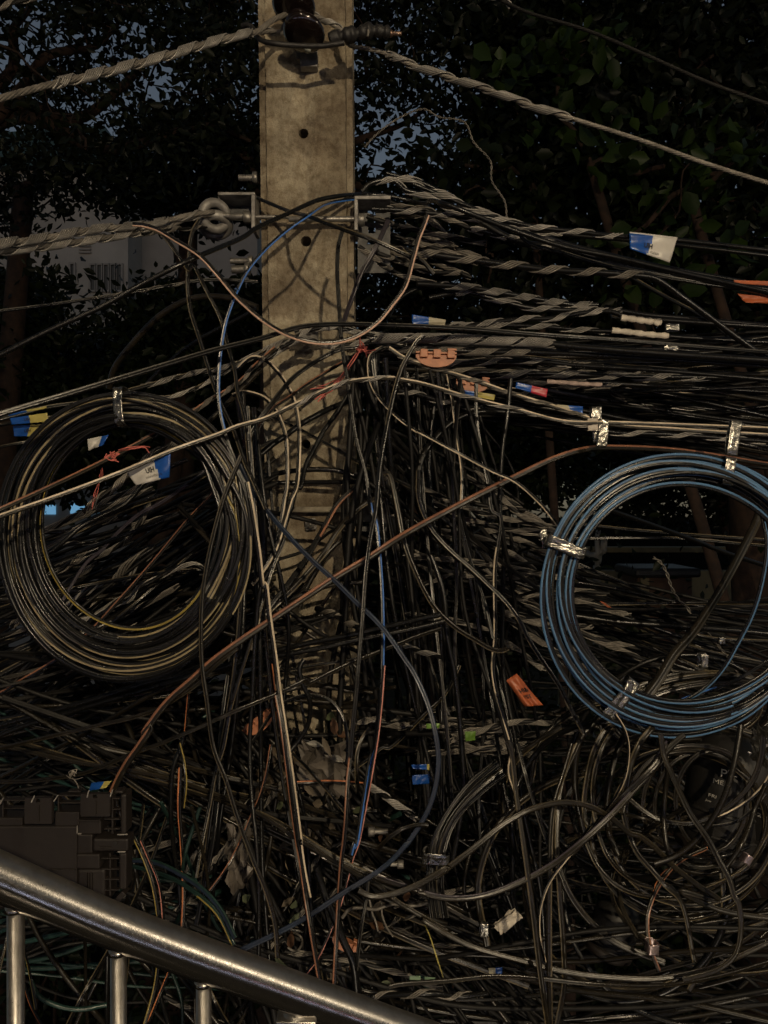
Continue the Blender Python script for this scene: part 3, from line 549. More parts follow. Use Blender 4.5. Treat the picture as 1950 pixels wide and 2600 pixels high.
drop_cable|k+pk@0-1|8|f-|1.29,1.22|G 595,388 630,470 670,570 687,700 690,800||pale pink wire with a frayed end beside the yellow one
drop_cable|k+og@0-1|9|f-|1.26,1.2|G 740,880 718,930 680,1020 635,1130 600,1200||orange strand going down left under the handrail
drop_cable|nb+gn@0-1|13|f+|1.3,1.2|G 528,470 650,480 760,530 860,600 930,680 990,800||dark green blue cable leaving the closure box over its green twin
drop_cable|gn+ye@.6-1|12|f-|1.32,1.22|G 528,490 620,512 740,555 850,630 920,700 985,830||green cable with yellow underside arching from the closure box
drop_cable|k+ye@0-1|8|f-|1.2,1.12|G 85,760 95,830 120,920 152,1100||yellow wire between the handrail's two left balusters
drop_cable|k+og@0-1|9|f-|1.22,1.14|G 90,900 100,980 130,1080 185,1180||orange wire between the handrail's two left balusters
cable|gn|12|r|1.25|G 130,980 160,1040 230,1080 330,1100 450,1080||green cable scooping between the left balusters
drop_cable|k+br@0-1|8|f+|1.3|J 160,800 155,830 120,1050 60,1250 10,1360 ; G 1000,420 950,510 885,600||orange brown wire slanting down left to the handrail
drop_cable|k+og@0-1|9|f+|1.4|J 160,120 175,260 188,400 190,640||orange wire stub beside the cream striped cable
drop_cable|k+tn@0-1|10|f+|1.38,1.28|E 1200,280 1150,400 1110,530 1060,700 1010,860 970,1000 940,1161 ; G 910,90 880,250 850,400 825,545||khaki edged cable slanting down left of the cream striped one
cable|k|11|r|1.34,1.26|E 1130,420 1100,480 1075,700 1065,900 1052,1161 ; G 1060,200 1080,400 1090,600 1090,880||straight black cable just left of the cream striped one
cable|k|12|r|1.36|J 440,80 400,150 ; J 430,300 480,400 490,520 460,660 380,780 300,880||black cable curling round in front of the pole foot
drop_cable|k+gy@0-1|9|f+|1.4,1.35|J 0,780 60,700 150,560 230,470 310,425 430,385 550,385 650,420 740,520 790,650 805,800 800,960||grey edged loop standing like an arch in front of the pole foot
drop_cable|k+og@0-1|9|f+|1.45|J 380,1120 500,1115 650,1110 800,1115 950,1130||short orange brown wire lying level across the pole foot
drop_cable|k+tn@0-1|9|f-|1.4|J 340,880 430,960 540,1080 640,1190 770,1350 850,1450||tan edged wire sloping down right over the torn plastic
drop_cable|kb+tn@0-1|11|f-|1.42|J 990,660 930,740 890,850 880,1000 890,1200||khaki edged cable bending down right of the torn plastic
drop_cable|kb+kh@0-1|11|f+|1.22|K 1060,350 1150,260 1270,180 1400,145 1480,150||khaki cable stub arching left of the foil tape bundle
drop_cable|k+gy@0-1|10|f+|1.26|K 880,1370 890,1250 920,1000 960,780 980,560||pale edged cable standing right of the torn leaves
cable|k|20|r|1.32|K 540,500 600,700 700,950 780,1150 850,1300 890,1659||thick black cable leaning down right at the bottom centre
drop_cable|k+bl@.6-1|10|f+|1.5|M 1659,1290 1500,1390 1350,1470 1150,1540 1000,1590||blue grey cable joining the bottom of the blue coil from the right edge
cable|k|18|r|1.75,1.95|B 420,920 ; D 600,20 800,55 1000,112 1200,152 1400,186 1720,235||thick black cable running to the right edge above the orange slip
drop_cable|k+gy@0-1|11|f+|1.72,1.9|B 600,960 ; D 640,20 800,70 1000,128 1200,168 1400,200 1720,245||grey edged cable just under the thick black one towards the orange slip
drop_cable|k+tn@0-1|10|f+|2.0,2.3|D 1020,140 1060,160 1200,240 1400,350 1560,475 1720,560||thin cable slanting down right behind the white taped cables
cable|k|10|r|1.9,2.1|D 1000,330 1200,348 1400,362 1720,378||black cable leaving the upper white tape
drop_cable|k+tn@0-1|8|f+|1.9,2.1|D 1000,340 1200,358 1400,372 1720,390||tan edged cable leaving the upper white tape
cable|k|10|r|1.9,2.1|D 1050,405 1240,420 1400,430 1720,445||black cable leaving the lower white tape
cable|k|9|r|1.95,2.1|D 700,455 1000,468 1300,480 1720,512||black cable just below the long straight grey edged one
drop_cable|k+tn@0-.8|10|f+|1.8,2.1|D 380,500 600,505 900,535 1200,555 1720,590||brown edged cable passing right below the thick steel grip
cable|pu|9|f+|1.8,2.2|D 720,645 900,680 1100,715 1300,750 1500,785||violet cable leaving the blue and red flag to the right
drop_cable|k+cr@0-1|5|f+|1.9,2.2|D 560,640 900,655 1200,655 1720,695||very thin pale line running right at the height of the blue and red flag
"""
GUYS = r"""
guy_wire|STEEL|16|1.15,1.64|A -60,432 0,415 190,362 360,322 530,280 700,235 880,180 1060,138 ; S 40,330 130,300 280,190 450,125 600,110|.16-.80:10,102,4.2|steel guy wire with spiral grip coming from the upper left to the brown insulator
guy_wire|STEEL|11.5|1.66,1.5|S 150,320 250,300 360,300 ; S 460,180 600,145 740,175 850,240 930,290 ; S 1000,430 1150,460 1280,490 ; B 20,215 150,270 330,330 470,375 690,455 900,520 1150,600 1400,690 1720,790|0-.22:6,70,3.4;.27-.64:9,105,4.0|steel guy wire leaving the brown insulator to the right with a spiral grip
guy_wire|STEEL|10|1.6,1.45|B 380,-60 530,0 640,50 900,130 1150,235 1400,345 1720,460|0-.16:6,85,3.3|upper steel guy wire crossing the top right corner
guy_wire|STEEL|15|1.2,1.66|A -60,1040 0,1028 200,1000 400,965 600,948 700,930 800,905 900,892|0-.80:10,105,4.0;.80-1:3,120,3|upper of two steel guy wires joining the eye nut from the left
guy_wire|STEEL|15|1.22,1.66|A -60,1068 0,1058 200,1035 400,1008 560,982 690,962 800,915 890,905|0-.72:10,105,4.0;.72-1:3,120,3|lower of two steel guy wires joining the eye nut from the left
guy_wire|STEELD|7|1.4,1.64|A 600,985 690,970 780,962 870,958|0-1:4,110,3|short steel strand under the eye nut left of the pole
guy_wire|STEELD|9|1.3,1.35|A -40,45 0,30 130,-8 240,-40|0-1:5,90,3|steel wire clipping the top left corner of the photo
tendril_wire|STEELD|6|2.6|B -40,620 0,575 100,500 210,460 270,492 380,515 420,600 490,680 495,760 550,850 558,925||grey twisted tendril hanging in front of the tree right of the pole
messenger_cable|k|12|1.64,1.75|R 1210,130 1260,80 1350,50 1450,60 ; B 130,800 200,820 350,890 550,930 700,960 850,975 1020,995 1090,998 ; B 1280,1012 1720,1062|.02-.62:5,100,3.2|steel wrapped service cable carrying the blue and white flag at the upper right
messenger_cable|k|12|1.66,1.8|B -10,880 100,885 300,905 500,935 650,985 840,1045 ~ 1060,1100 1300,1160 1720,1250|.05-1:5,88,3.2|steel wrapped cable leaving the right bracket, second from the top
messenger_cable|k|11|1.7,1.85|B 20,760 100,750 200,790 350,850 500,910 650,960 830,990 ~ 1060,1010 1300,1035 1720,1085|0-1:5,105,3|steel wrapped cable arching above the right bracket
messenger_cable|k|11|1.8,1.95|B 50,730 200,770 400,870 600,940 760,1010 ~ 1000,1075 1300,1140 1720,1215|0-1:4,95,3|dull steel wrapped cable at the back of the upper bundle
messenger_cable|k|12|1.75,1.9|B 400,960 600,1010 800,1070 ~ 1000,1120 1300,1170 1720,1245|0-.9:5,90,3|steel wrapped cable merging with the thick black one at the upper right
messenger_cable|k|16|1.6,1.8|D 120,55 210,72 350,92 600,125 750,142 900,150 1100,165 1180,178 ~ 1300,260 1450,370 1600,480 1720,560|0-1:5,105,4.2|broad ribbon wrapped cable standing alone below the upper bundle
messenger_cable|k|14|1.66,1.8|D 180,200 370,212 500,232 700,268 850,290 940,288|.1-1:7,85,3.4|steel wrapped cable with a loose upturned end
messenger_cable|k|13|1.7,1.8|D 230,260 380,235 500,262 650,300 850,312 1000,310 1150,332 ~ 1300,345 1720,382|.1-.9:5,100,3.2|steel wrapped cable just under the loose upturned end
messenger_cable|k|11|1.64,1.8|D 60,340 100,270 170,225 280,208 370,215 500,240 640,262|.5-1:4,90,3|black cable humping up left of the wrapped bundle
messenger_cable|k|12|1.66,1.8|D 300,378 450,370 600,350 750,345 900,320 1000,318 1060,340 ~ 1200,352 1400,366 1720,386|0-.9:5,100,3.2|steel wrapped cable ending at the upper white tape
messenger_cable|k|12|1.66,1.85|D 330,380 500,375 700,380 900,398 1010,402 ~ 1240,422 1720,452|0-1:5,110,3.2|steel wrapped cable ending at the lower white tape
messenger_cable|k|18|1.52,1.62|D -20,432 100,430 300,430 550,442 700,448 795,460 ~ 1000,478 1300,500 1720,528|0-1:13,95,3.8|thick bright steel grip ending blunt in the middle of the right bundle
messenger_cable|k|14|1.54,1.64|D 0,475 150,478 300,480 500,488 700,490 ~ 1000,505 1300,525 1720,552|0-1:9,90,3.4|steel grip just under the thick bright one, above the terracotta clip
messenger_cable|k|11|1.66,1.8|D 280,545 400,535 520,525 700,528 850,543 ~ 1200,565 1720,610|0-1:4,110,3.2|loose steel spiral under the terracotta clip
messenger_cable|k|13|1.68,1.9|D 350,590 500,585 700,578 860,585 1100,592 1400,595 1700,605|0-.75:5,135,3.6|long loosely wrapped cable with open spirals running far right
messenger_cable|k|13|1.72,1.9|D 420,605 600,598 800,600 1000,620 ~ 1300,635 1720,662|0-1:5,120,3.4|steel wrapped cable ending at the pale paper tape
messenger_cable|k|12|1.6,1.85|D 100,650 160,660 300,700 450,725 ; D 600,745 800,775 1000,825 1250,835 1720,870|0-.2:4,90,3;.38-.95:4,140,3.4|thick cable sagging below the cream edged pair with sparse spirals
messenger_cable|k|10|1.56,1.66|C 1180,470 1280,430 1400,465 1500,450 1620,440 ; D 60,440 200,425|0-1:6,75,2.8|steel wires knotted across the pole in front of the grey clamp
messenger_cable|k|10|1.55,1.66|C 1120,520 1230,440 1310,395 1400,385 1500,405 1640,430 ; D 120,445|0-1:6,70,2.8|steel wires bending over the grey clamp on the pole
messenger_cable|k|9|1.6,1.66|C 1240,400 1330,375 1450,380 1540,410 ; D 40,420 150,470|0-1:5,80,2.8|topmost steel wires of the knot on the pole
messenger_cable|k|10|1.5,1.45|F 130,730 200,755 290,780|0-1:6,75,3.2|short steel grip end right of the pole foot
messenger_cable|k|13|1.42,1.36|J 960,1120 1050,1190 1150,1250 1250,1330 1340,1385 1420,1440|0-1:7,75,3.6|steel grip sloping down right with a pale tip right of the pole foot
messenger_cable|k|12|1.5|J 430,760 520,790 620,860 720,920 800,965|0-1:6,70,3|steel grip above the torn plastic at the pole foot
messenger_cable|k|13|1.5|J 880,600 1000,600 1130,620 1260,640 1350,640|0-1:6,90,3.4|dusty steel grip level at the pole foot, left of the green clips
messenger_cable|k|14|1.6,1.5|I 540,1210 650,1240 750,1300 850,1350 910,1380|0-1:6,85,3.6|steel grip end lying over the pole face in the lower tangle
tendril_wire|STEELD|9|1.9|M 780,500 830,530 880,610 920,730 980,830 1040,880 1065,930||pale twisted tendril hanging inside the blue coil
tendril_wire|STEELD|8|1.9|M 1170,1010 1220,1110 1300,1200 1400,1330 1450,1480 1450,1540||grey twisted tendril dangling over the bottom of the blue coil
tendril_wire|STEELD|7|1.6|G 1410,640 1430,655 1520,600||short curled wire left of the khaki cable
messenger_cable|k|11|1.62,1.7|P -30,650 100,590 200,540 300,470 400,410 500,370|0-1:5,120,3.6|steel wrapped cable sloping up inside the coil under the violet one
messenger_cable|k|11|1.6|P 430,980 560,900 640,840 760,800 850,700 950,650 1080,570 1200,520 1320,515 1400,560|0-1:4,150,3.4|hooked steel wrapped cable inside the lower half of the coil
messenger_cable|k|11|1.62|P 240,1040 350,990 450,960 560,900 660,860|0-1:5,110,3.4|steel wrapped cable near the inner bottom of the coil
messenger_cable|k|12|1.7|P 640,640 720,530 850,440 960,370|0-1:5,150,5|broad flat steel spiral in the middle of the coil
messenger_cable|k|12|1.72|P 700,650 800,560 900,450 980,350|0-1:5,150,5|second broad flat steel spiral in the middle of the coil
messenger_cable|k|12|1.72|P 230,870 350,780 450,690 560,640|0-1:5,150,5|broad flat steel spiral at the left inside the coil
messenger_cable|k|10|1.75|P 50,240 200,230 350,190 500,160 700,95|0-1:5,110,3.2|steel wrapped cable near the inner top of the coil
messenger_cable|k|10|1.75|P 190,350 330,330 450,320 570,345|0-1:4,120,3|steel wrapped cable ending at the dark bolt inside the coil
messenger_cable|k|10|1.78|P 780,170 900,160 1050,110 1250,60|0-1:5,120,3.2|steel wrapped cable at the inner upper right of the coil
"""
def parse_sf(cols):
    a = cols.split('+')
    if len(a) == 1: return [a[0]], (0, 1)
    b = a[1].split('@'); sf = (0., 1.)
    if len(b) > 1: sf = tuple(float(x) for x in b[1].split('-'))
    return [a[0], b[0]], sf
def do_wraps(root_parent, c, R, spec, dm, wmat, name='strand_wrap', lim=1.):
    s = arclen(c)
    for sp in spec.split(';'):
        if not sp: continue
        rg, q = sp.split(':'); f0, f1 = (float(x)*lim for x in rg.split('-')); n, pitch, sw = (float(x) for x in q.split(',')); n = max(2, round(n*.82)); sw *= 1.12
        i0, i1 = np.searchsorted(s, [f0*s[-1], f1*s[-1]]); sub = c[max(0, i0):max(i1, i0+3)]
        if len(sub) < 3: continue
        acc = Acc(); sr = sw*dm/F/2; wrap(acc, sub, R+sr*.9, int(n), sr, pitch*dm/F, 0, rnd.random()*6, sp=2.12 if name == 'spiral_grip' else 2.6)
        acc.obj(name, [wmat], root_parent)
GRP = {'drop_cable': 'flat drop cables strung round the pole', 'cable': 'round cables strung round the pole',
       'messenger_cable': 'steel wrapped cables of the bundle', 'guy_wire': 'steel guy wires on the pole', 'tendril_wire': 'loose grey tendrils'}
n_traced = 0
def make_cable(name, cols, w, prof, ds, path, wraps, label, group=None):
    global n_traced
    n_traced += 1
    pts = fpts(path); dm = sum(ds)/len(ds); r = w*dm/F/2
    c = catmull(world(pts, ds, .012), .012)
    cl, sf = parse_sf(cols); side = 1
    if prof[0] == 'f':
        # put the coloured lobe up/left for '+', down/left for '-': decide at the middle of the run
        T, N, B = frames(c); b = B[len(c)//2]; up = b[2] if abs(b[2]) > .35 else -b[0]
        side = 1 if up > 0 else -1
        if prof[1] == '-': side = -1*side if abs(b[2]) > .35 else side
        if prof[1] == '+' and abs(b[2]) <= .35: side = -side
    cat = {'drop_cable': 'cable', 'cable': 'cable', 'messenger_cable': 'cable'}.get(name, 'wire')
    if wraps:
        root = empty(name, c[len(c)//2], label, cat, group or GRP.get(name))
        cable_mesh('sheath', c, r, prof[0], cl, side, sf, root)
        do_wraps(root, c, r*(.75 if prof[0] == 'f' else 1), wraps, dm, STEEL if rnd.random() < .6 else STEELD)
    else:
        o = cable_mesh(name, c, r, prof[0], cl, side, sf, None, twist=.25 if prof[0] == 'f' else 0)
        rebase(o); props(o, label, cat, group or GRP.get(name))
for ln in CABLES.strip().splitlines():
    name, cols, w, prof, ds, path, wraps, label = ln.split('|')
    make_cable(name, cols, float(w), prof, [float(x) for x in ds.split(',')], path, wraps, label)
def lay_rope(acc, c, R, pitch, n=6, m=0):
    """a laid steel rope: n strands round a core"""
    sr = R*.42
    s = arclen(c); ns = max(6, int(s[-1]/pitch*9)); si = np.linspace(0, s[-1], ns)
    cc = np.stack([np.interp(si, s, c[:, k]) for k in range(3)], 1); T, N, B = frames(cc)
    for k in range(n):
        a = si/pitch*2*math.pi+k*2*math.pi/n; q = cc+(R-sr)*(np.cos(a)[:, None]*B+np.sin(a)[:, None]*N)
        V, Q = sweep(q, circ(sr, 5)); acc.add(V, Q, m)
for ln in GUYS.strip().splitlines():
    name, mt, w, ds, path, wraps, label = ln.split('|'); w = float(w); ds = [float(x) for x in ds.split(',')]
    mk = None
    if '~' in path: a_, b_ = path.split('~'); mk = fpts(a_)[-1]; path = a_+' '+b_
    pts = fpts(path); dm = sum(ds)/len(ds); c = catmull(world(pts, ds, .006), .01); r = w*dm/F/2; lim = 1.
    if mk: xx = c[:, 0]/c[:, 1]*F+975; yy = 1300-(c[:, 2]-CZ)/c[:, 1]*F; s_ = arclen(c); lim = s_[int(np.argmin(np.hypot(xx-mk[0], yy-mk[1])))]/s_[-1]
    cat = 'cable' if name == 'messenger_cable' else 'wire'
    if mt == 'k':
        root = empty(name, c[len(c)//2], label, cat, GRP[name]); cable_mesh('sheath', c, r, 'r', ['k'], 1, (0, 1), root)
        do_wraps(root, c, r, wraps, dm, STEEL if rnd.random() < .65 else STEELD, lim=lim)
    else:
        M_ = STEEL if mt == 'STEEL' else STEELD
        if wraps:
            root = empty(name, c[len(c)//2], label, cat, GRP[name])
            acc = Acc(); lay_rope(acc, c, r, r*16, 6); acc.obj('core_rope', [STEELD if w > 11 else CM['gr']], root)
            do_wraps(root, c, r*(1.05 if w > 14 else 1.25), wraps, dm, M_, 'spiral_grip')
        else:
            acc = Acc(); lay_rope(acc, c, r, r*9, 2 if name == 'tendril_wire' else 5); o = rebase(acc.obj(name, [M_])); props(o, label, cat, GRP[name])
# ================================================================ COILS
def band(name, px, py, ang, hl, hw, d, hd, m, parent=None, seg=9, crinkle=.10, label=None, cat=None, group=None):
    """tape wrapped round a bundle. ang: direction across the bundle in the photo (deg, 0 = right, 90 = down); hl half length across,
    hw half width along the bundle, in photo px; hd half thickness in m"""
    k = d/F; u = np.array([math.cos(math.radians(ang)), 0, -math.sin(math.radians(ang))]); v = np.array([-math.sin(math.radians(ang)), 0, -math.cos(math.radians(ang))])
    L, w = hl*k, hw*k; n = 44; t = np.linspace(0, 2*math.pi, n, endpoint=False)
    ex = .45; a = L*np.sign(np.cos(t))*abs(np.cos(t))**ex; b = hd*np.sign(np.sin(t))*abs(np.sin(t))**ex
    r_ = np.random.default_rng(int(px*7+py)); c = P(px, py, d); V = []
    W_ = np.linspace(-1, 1, seg); prof = r_.normal(0, 1, (n, seg)); prof = (prof+np.roll(prof, 1, 0)+np.roll(prof, -1, 0)*.5)
    sk = r_.normal(0, .10*hw*k, n); sk = (sk+np.roll(sk, 1)+np.roll(sk, -1)+np.roll(sk, 2))/2
    for i in range(n):
        for j in range(seg):
            q = 1+crinkle*prof[i, j]*.5; V.append(c+u*a[i]*(1+crinkle*.06*prof[i, j])+v*(w*W_[j]+sk[i])+np.array([0, -1, 0])*b[i]*q)
    # slight second layer of thickness is left to the loop itself; the loop is closed
    i = np.arange(n)[:, None]; j = np.arange(seg-1)[None, :]
    Q = np.stack([i*seg+j, ((i+1) % n)*seg+j, ((i+1) % n)*seg+j+1, i*seg+j+1], -1).reshape(-1, 4)
    o = meshobj(name, np.array(V), Q, m, parent, False)
    sm = o.modifiers.new('thickness', 'SOLIDIFY'); sm.thickness = .0005
    if label: rebase(o); props(o, label, cat, group)
    return o
def coil(name, label, cx, cy, rx, ry, d, turns, w, colfn, mats, ties, seed, shift=(0, 0), th0=0.0, prof='f', tail=None, dspread=.03, rot=0.0):
    r_ = random.Random(seed); root = empty(name, P(cx, cy, d), label, 'cable coil')
    n_per = 110; lv = []
    base = [i/(turns-1) for i in range(turns)]; order = base[:]; r_.shuffle(order)
    if colfn and turns > 15: order[4], order[11], order[17] = 1.16, -.16, 1.10
    pts = []; dd = []; tw = []
    ex = [r_.uniform(-1, 1) for _ in range(turns+2)]; ey = [r_.uniform(-1, 1) for _ in range(turns+2)]
    for i in range(turns*n_per+1):
        th = th0+2*math.pi*i/n_per; q = i/n_per; k0 = min(int(q), turns-1); k1 = min(k0+1, turns-1); f = q-int(q); f = max(0, (f-.72)/.28); f = f*f*(3-2*f)
        s = order[k0]*(1-f)+order[k1]*f; e0 = ex[k0]*(1-f)+ex[k1]*f; e1 = ey[k0]*(1-f)+ey[k1]*f
        a = rx[0]+(rx[1]-rx[0])*s; b = ry[0]+(ry[1]-ry[0])*s
        wob = 1+.010*math.sin(3*th+e0*5)+.014*math.sin(2*th+e1*7)
        X, Y = a*math.cos(th)*wob, b*math.sin(th)*wob
        X, Y = X*math.cos(rot)-Y*math.sin(rot), X*math.sin(rot)+Y*math.cos(rot)
        x = cx+X+shift[0]*s+e0*9; y = cy+Y+shift[1]*s+e1*9
        lay = (k0*(1-f)+k1*f)/(turns-1)
        pts.append(P(x, y, d-dspread/2+dspread*lay+.004*math.sin(th*2+k0)+.0015*e0)); 
    c = np.array(pts); r = w*d/F/2; n = len(c); acc = Acc()
    if prof == 'f':
        T, N, B = frames(c); side = -1 if np.dot(B[0], c[0]-P(cx, cy, d)) < 0 else 1
        p, lob = fig8(r, side, (.25 if turns > 15 else .31) if colfn else .47); V, Q = sweep(c, p, .35*np.sin(np.linspace(0, turns*5, n)) if colfn else .12*np.sin(np.linspace(0, turns*5, n)))
        m = len(p); mi = np.zeros((n-1, m), int); turn = (np.arange(n-1)/n_per).astype(int)
        for kk in range(turns):
            z = colfn(kk, r_) if colfn else 1
            for b_ in lob: mi[turn == kk, b_] = z
        acc.add(V, Q, mi.ravel())
    else: V, Q = sweep(c, circ(r, 10)); acc.add(V, Q, 0)
    acc.obj('cable_turns', mats, root)
    for (px, py, ang, hl, hw, hd, mm) in ties: band('tie_band', px, py, ang, hl, hw, d, hd, mm, root)
    return root
coil('black_cable_coil', 'big coil of black cable with yellowish edge highlights hanging left of the pole', 322, 1346, (235, 318), (272, 348), 1.33, 25, 11.5,
     lambda k, r: r.choice([1, 0, 1, 2, 1, 0, 1, 0]), [CM['k'], CM['ct'], CM['ye']],  # lobe colours paint edge highlights on chosen turns, yellow ones too
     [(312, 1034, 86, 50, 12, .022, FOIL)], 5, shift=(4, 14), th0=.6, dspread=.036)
coil('blue_striped_coil', 'coil of black cable with light blue stripes at the right edge', 1738, 1505, (288, 357), (280, 352), 1.30, 9, 15,
     None, [CM['k'], CM['sb']],
     [(1436, 1388, 20, 52, 15, .015, FOIL), (1572, 1770, 128, 58, 17, .014, FOIL), (1846, 1196, 100, 36, 14, .012, FOIL)], 9, shift=(-2, 2), th0=1.2, dspread=.022)
make_cable('drop_cable', 'k+sb@0-1', 11, 'f-', [1.31, 1.33], 'M 1500,-20 1560,40 1630,250 1650,400 1620,650 1540,930 1430,1150 1300,1370 1150,1520 1000,1600 800,1640 600,1585', '', 'single blue striped strand sagging loose inside the blue coil')
band('foil_tab', 1383, 1368, 80, 24, 9, 1.33, .002, FOIL, label='dull foil tab sticking out left of the blue coil\'s left tie', cat='tape')
coil('small_dark_coil', 'bundle of brown black loops drooping under the bottom of the blue coil', 1760, 1800, (150, 250), (62, 108), 1.55, 9, 12,
     lambda k, r: r.choice([1, 0, 1]), [CM['kb'], CM['tn']], [(1784, 1676, 85, 20, 8, .012, FOIL)], 3, shift=(10, 20), dspread=.05, rot=-.12)
coil('slack_cable_coil', 'slack coil of khaki black cable round the handwritten closure at lower right', 1800, 2030, (90, 235), (130, 215), 1.40, 6, 12,
     lambda k, r: r.choice([1, 0, 1]), [CM['kb'], CM['tn']], [], 13, shift=(-60, 80), dspread=.07)
# bundle held by the foil at lower centre
for i, lab in enumerate(['leftmost', 'second from the left', 'third from the left', 'fourth from the left', 'rightmost']):
    dx = i*9
    make_cable('drop_cable', 'k+gy@0-1' if i != 2 else 'k+tn@0-1', 10, 'f-', [1.34+.004*(i % 2), 1.32], f'X {1260-0+dx*.6:.0f},{1930+i*9} {1190+dx},{1990+i*5} {1130+dx*1.0:.0f},{2070} {1100+dx:.0f},{2130} {1090+dx*1.0:.0f},{2175} {1086+dx:.0f},{2240} {1095+dx*1.1:.0f},{2330}', '',
               f'{lab} of five black cables in the lower foil tie', 'cables held by the lower foil tie')
band('foil_tie', 1106, 2177, 5, 34, 15, 1.325, .012, FOIL, label='silver foil tie with a pinkish end round five black cables at lower centre', cat='tape')

# ================================================================ TAPES, FLAGS AND CLIPS
band('foil_strap', 1516, 1078, 84, 46, 13, 1.55, .006, FOIL, label='left strap of the double silver tape hanging over the right bundle', cat='tape')
band('foil_strap', 1530, 1100, 96, 36, 13, 1.54, .004, FOIL, label='right strap of the double silver tape touching the rust brown cable', cat='tape')
band('paper_tag', 1505, 1078, 90, 16, 13, 1.535, .003, WTAPE, label='small pale tag on top of the double silver tape', cat='tape')
band('foil_strap', 1862, 1112, 98, 46, 14, 1.58, .006, FOIL, label='single silver strap at the right above the blue coil', cat='tape')
band('foil_tie', 1706, 832, 2, 18, 9, 1.68, .006, FOIL, label='uppermost bit of silver tape on the right bundle beside the white tapes', cat='tape')
band('foil_tie', 1702, 884, 2, 19, 6, 1.68, .006, FOIL, label='middle bit of silver tape on the right bundle', cat='tape')
band('foil_tie', 1703, 905, 2, 19, 4, 1.68, .006, FOIL, label='lowest bit of silver tape on the right bundle', cat='tape')
band('small_tie', 1832, 1626, 5, 9, 8, 1.85, .005, FOIL, label='small grey tape on a thin line inside the blue coil', cat='tape')
band('ring_tie', 1655, 2404, 3, 15, 13, 1.29, .012, mat('satin_pinkish_foil', (.50,.40,.40), .3, .8, .3, 60, .3), label='smooth pinkish silver ring tie on hanging wires at lower right', cat='tape', crinkle=.01)
band('ring_tie', 1895, 2180, 30, 11, 12, 1.30, .009, MATS['satin_pinkish_foil'], label='small ring tie near the right edge under the closures', cat='tape', crinkle=.01)
band('foil_tie', 1228, 2360, 95, 18, 10, 1.35, .006, FOIL, label='torn pinkish foil wrapped on black cable at lower centre', cat='tape')
band('paper_tag', 1290, 2340, 140, 34, 14, 1.36, .005, WTAPE, label='crumpled white paper scrap on the cables at the bottom centre', cat='tape', crinkle=.5)
def sleeve(name, path, w, d, m, label, lump=.12):
    c = catmull(world(fpts(path), [d]), .004); t = np.linspace(0, 1, len(c)); sc = (w*d/F/2)*(1+lump*np.sin(t*29)+lump*.6*np.sin(t*61+1)); a = Acc()
    Vv, Qq = sweep(c, circ(1, 9)*np.array([1, .6]), None, sc); a.add(Vv, Qq)
    for e in (0, len(c)-1): 
        ring = Vv[e*9:(e+1)*9]; a.add(np.vstack([ring, ring.mean(0)]), np.array([[q, (q+1) % 9, (q+2) % 9, 9] for q in range(0, 8, 2)]))
    o = rebase(a.obj(name, [m], None, False)); props(o, label, 'tape')
sleeve('white_tape_sleeve', 'D 1040,342 1090,348 1140,356 1210,362', 17, 1.665, WTAPE, 'upper white cloth tape wrapped on a steel grip at the right')
sleeve('white_tape_sleeve', 'D 1180,358 1200,372', 14, 1.66, WTAPE, 'small hanging end of the upper white tape')
sleeve('white_tape_sleeve', 'D 1002,396 1080,404 1160,414 1240,420', 15, 1.665, WTAPE, 'lower white cloth tape wrapped on a steel grip at the right')
sleeve('paper_tape_sleeve', 'D 728,612 800,616 880,622 960,625', 11, 1.66, mat('pinkish_paper_tape', (.5,.38,.33), .7, 0, .5, 60, .4), 'long pinkish paper tape sleeve right of the blue and red flag')
TXT = mat('black_print', (.012,.012,.014), .6); TXW = mat('white_marker', (.50,.48,.44), .7)
def font_mesh(s, size=1.0, bold=.03):
    cu = bpy.data.curves.new('t', 'FONT'); cu.body = s; cu.size = size; cu.resolution_u = 4; cu.offset = bold if s.isascii() else 0
    o = bpy.data.objects.new('t', cu); COL.objects.link(o); dg = bpy.context.evaluated_depsgraph_get(); dg.update()
    me = bpy.data.meshes.new_from_object(o.evaluated_get(dg)); v = np.array([x.co[:] for x in me.vertices]).reshape(-1, 3); f = [list(p.vertices) for p in me.polygons]
    bpy.data.objects.remove(o); return v, f
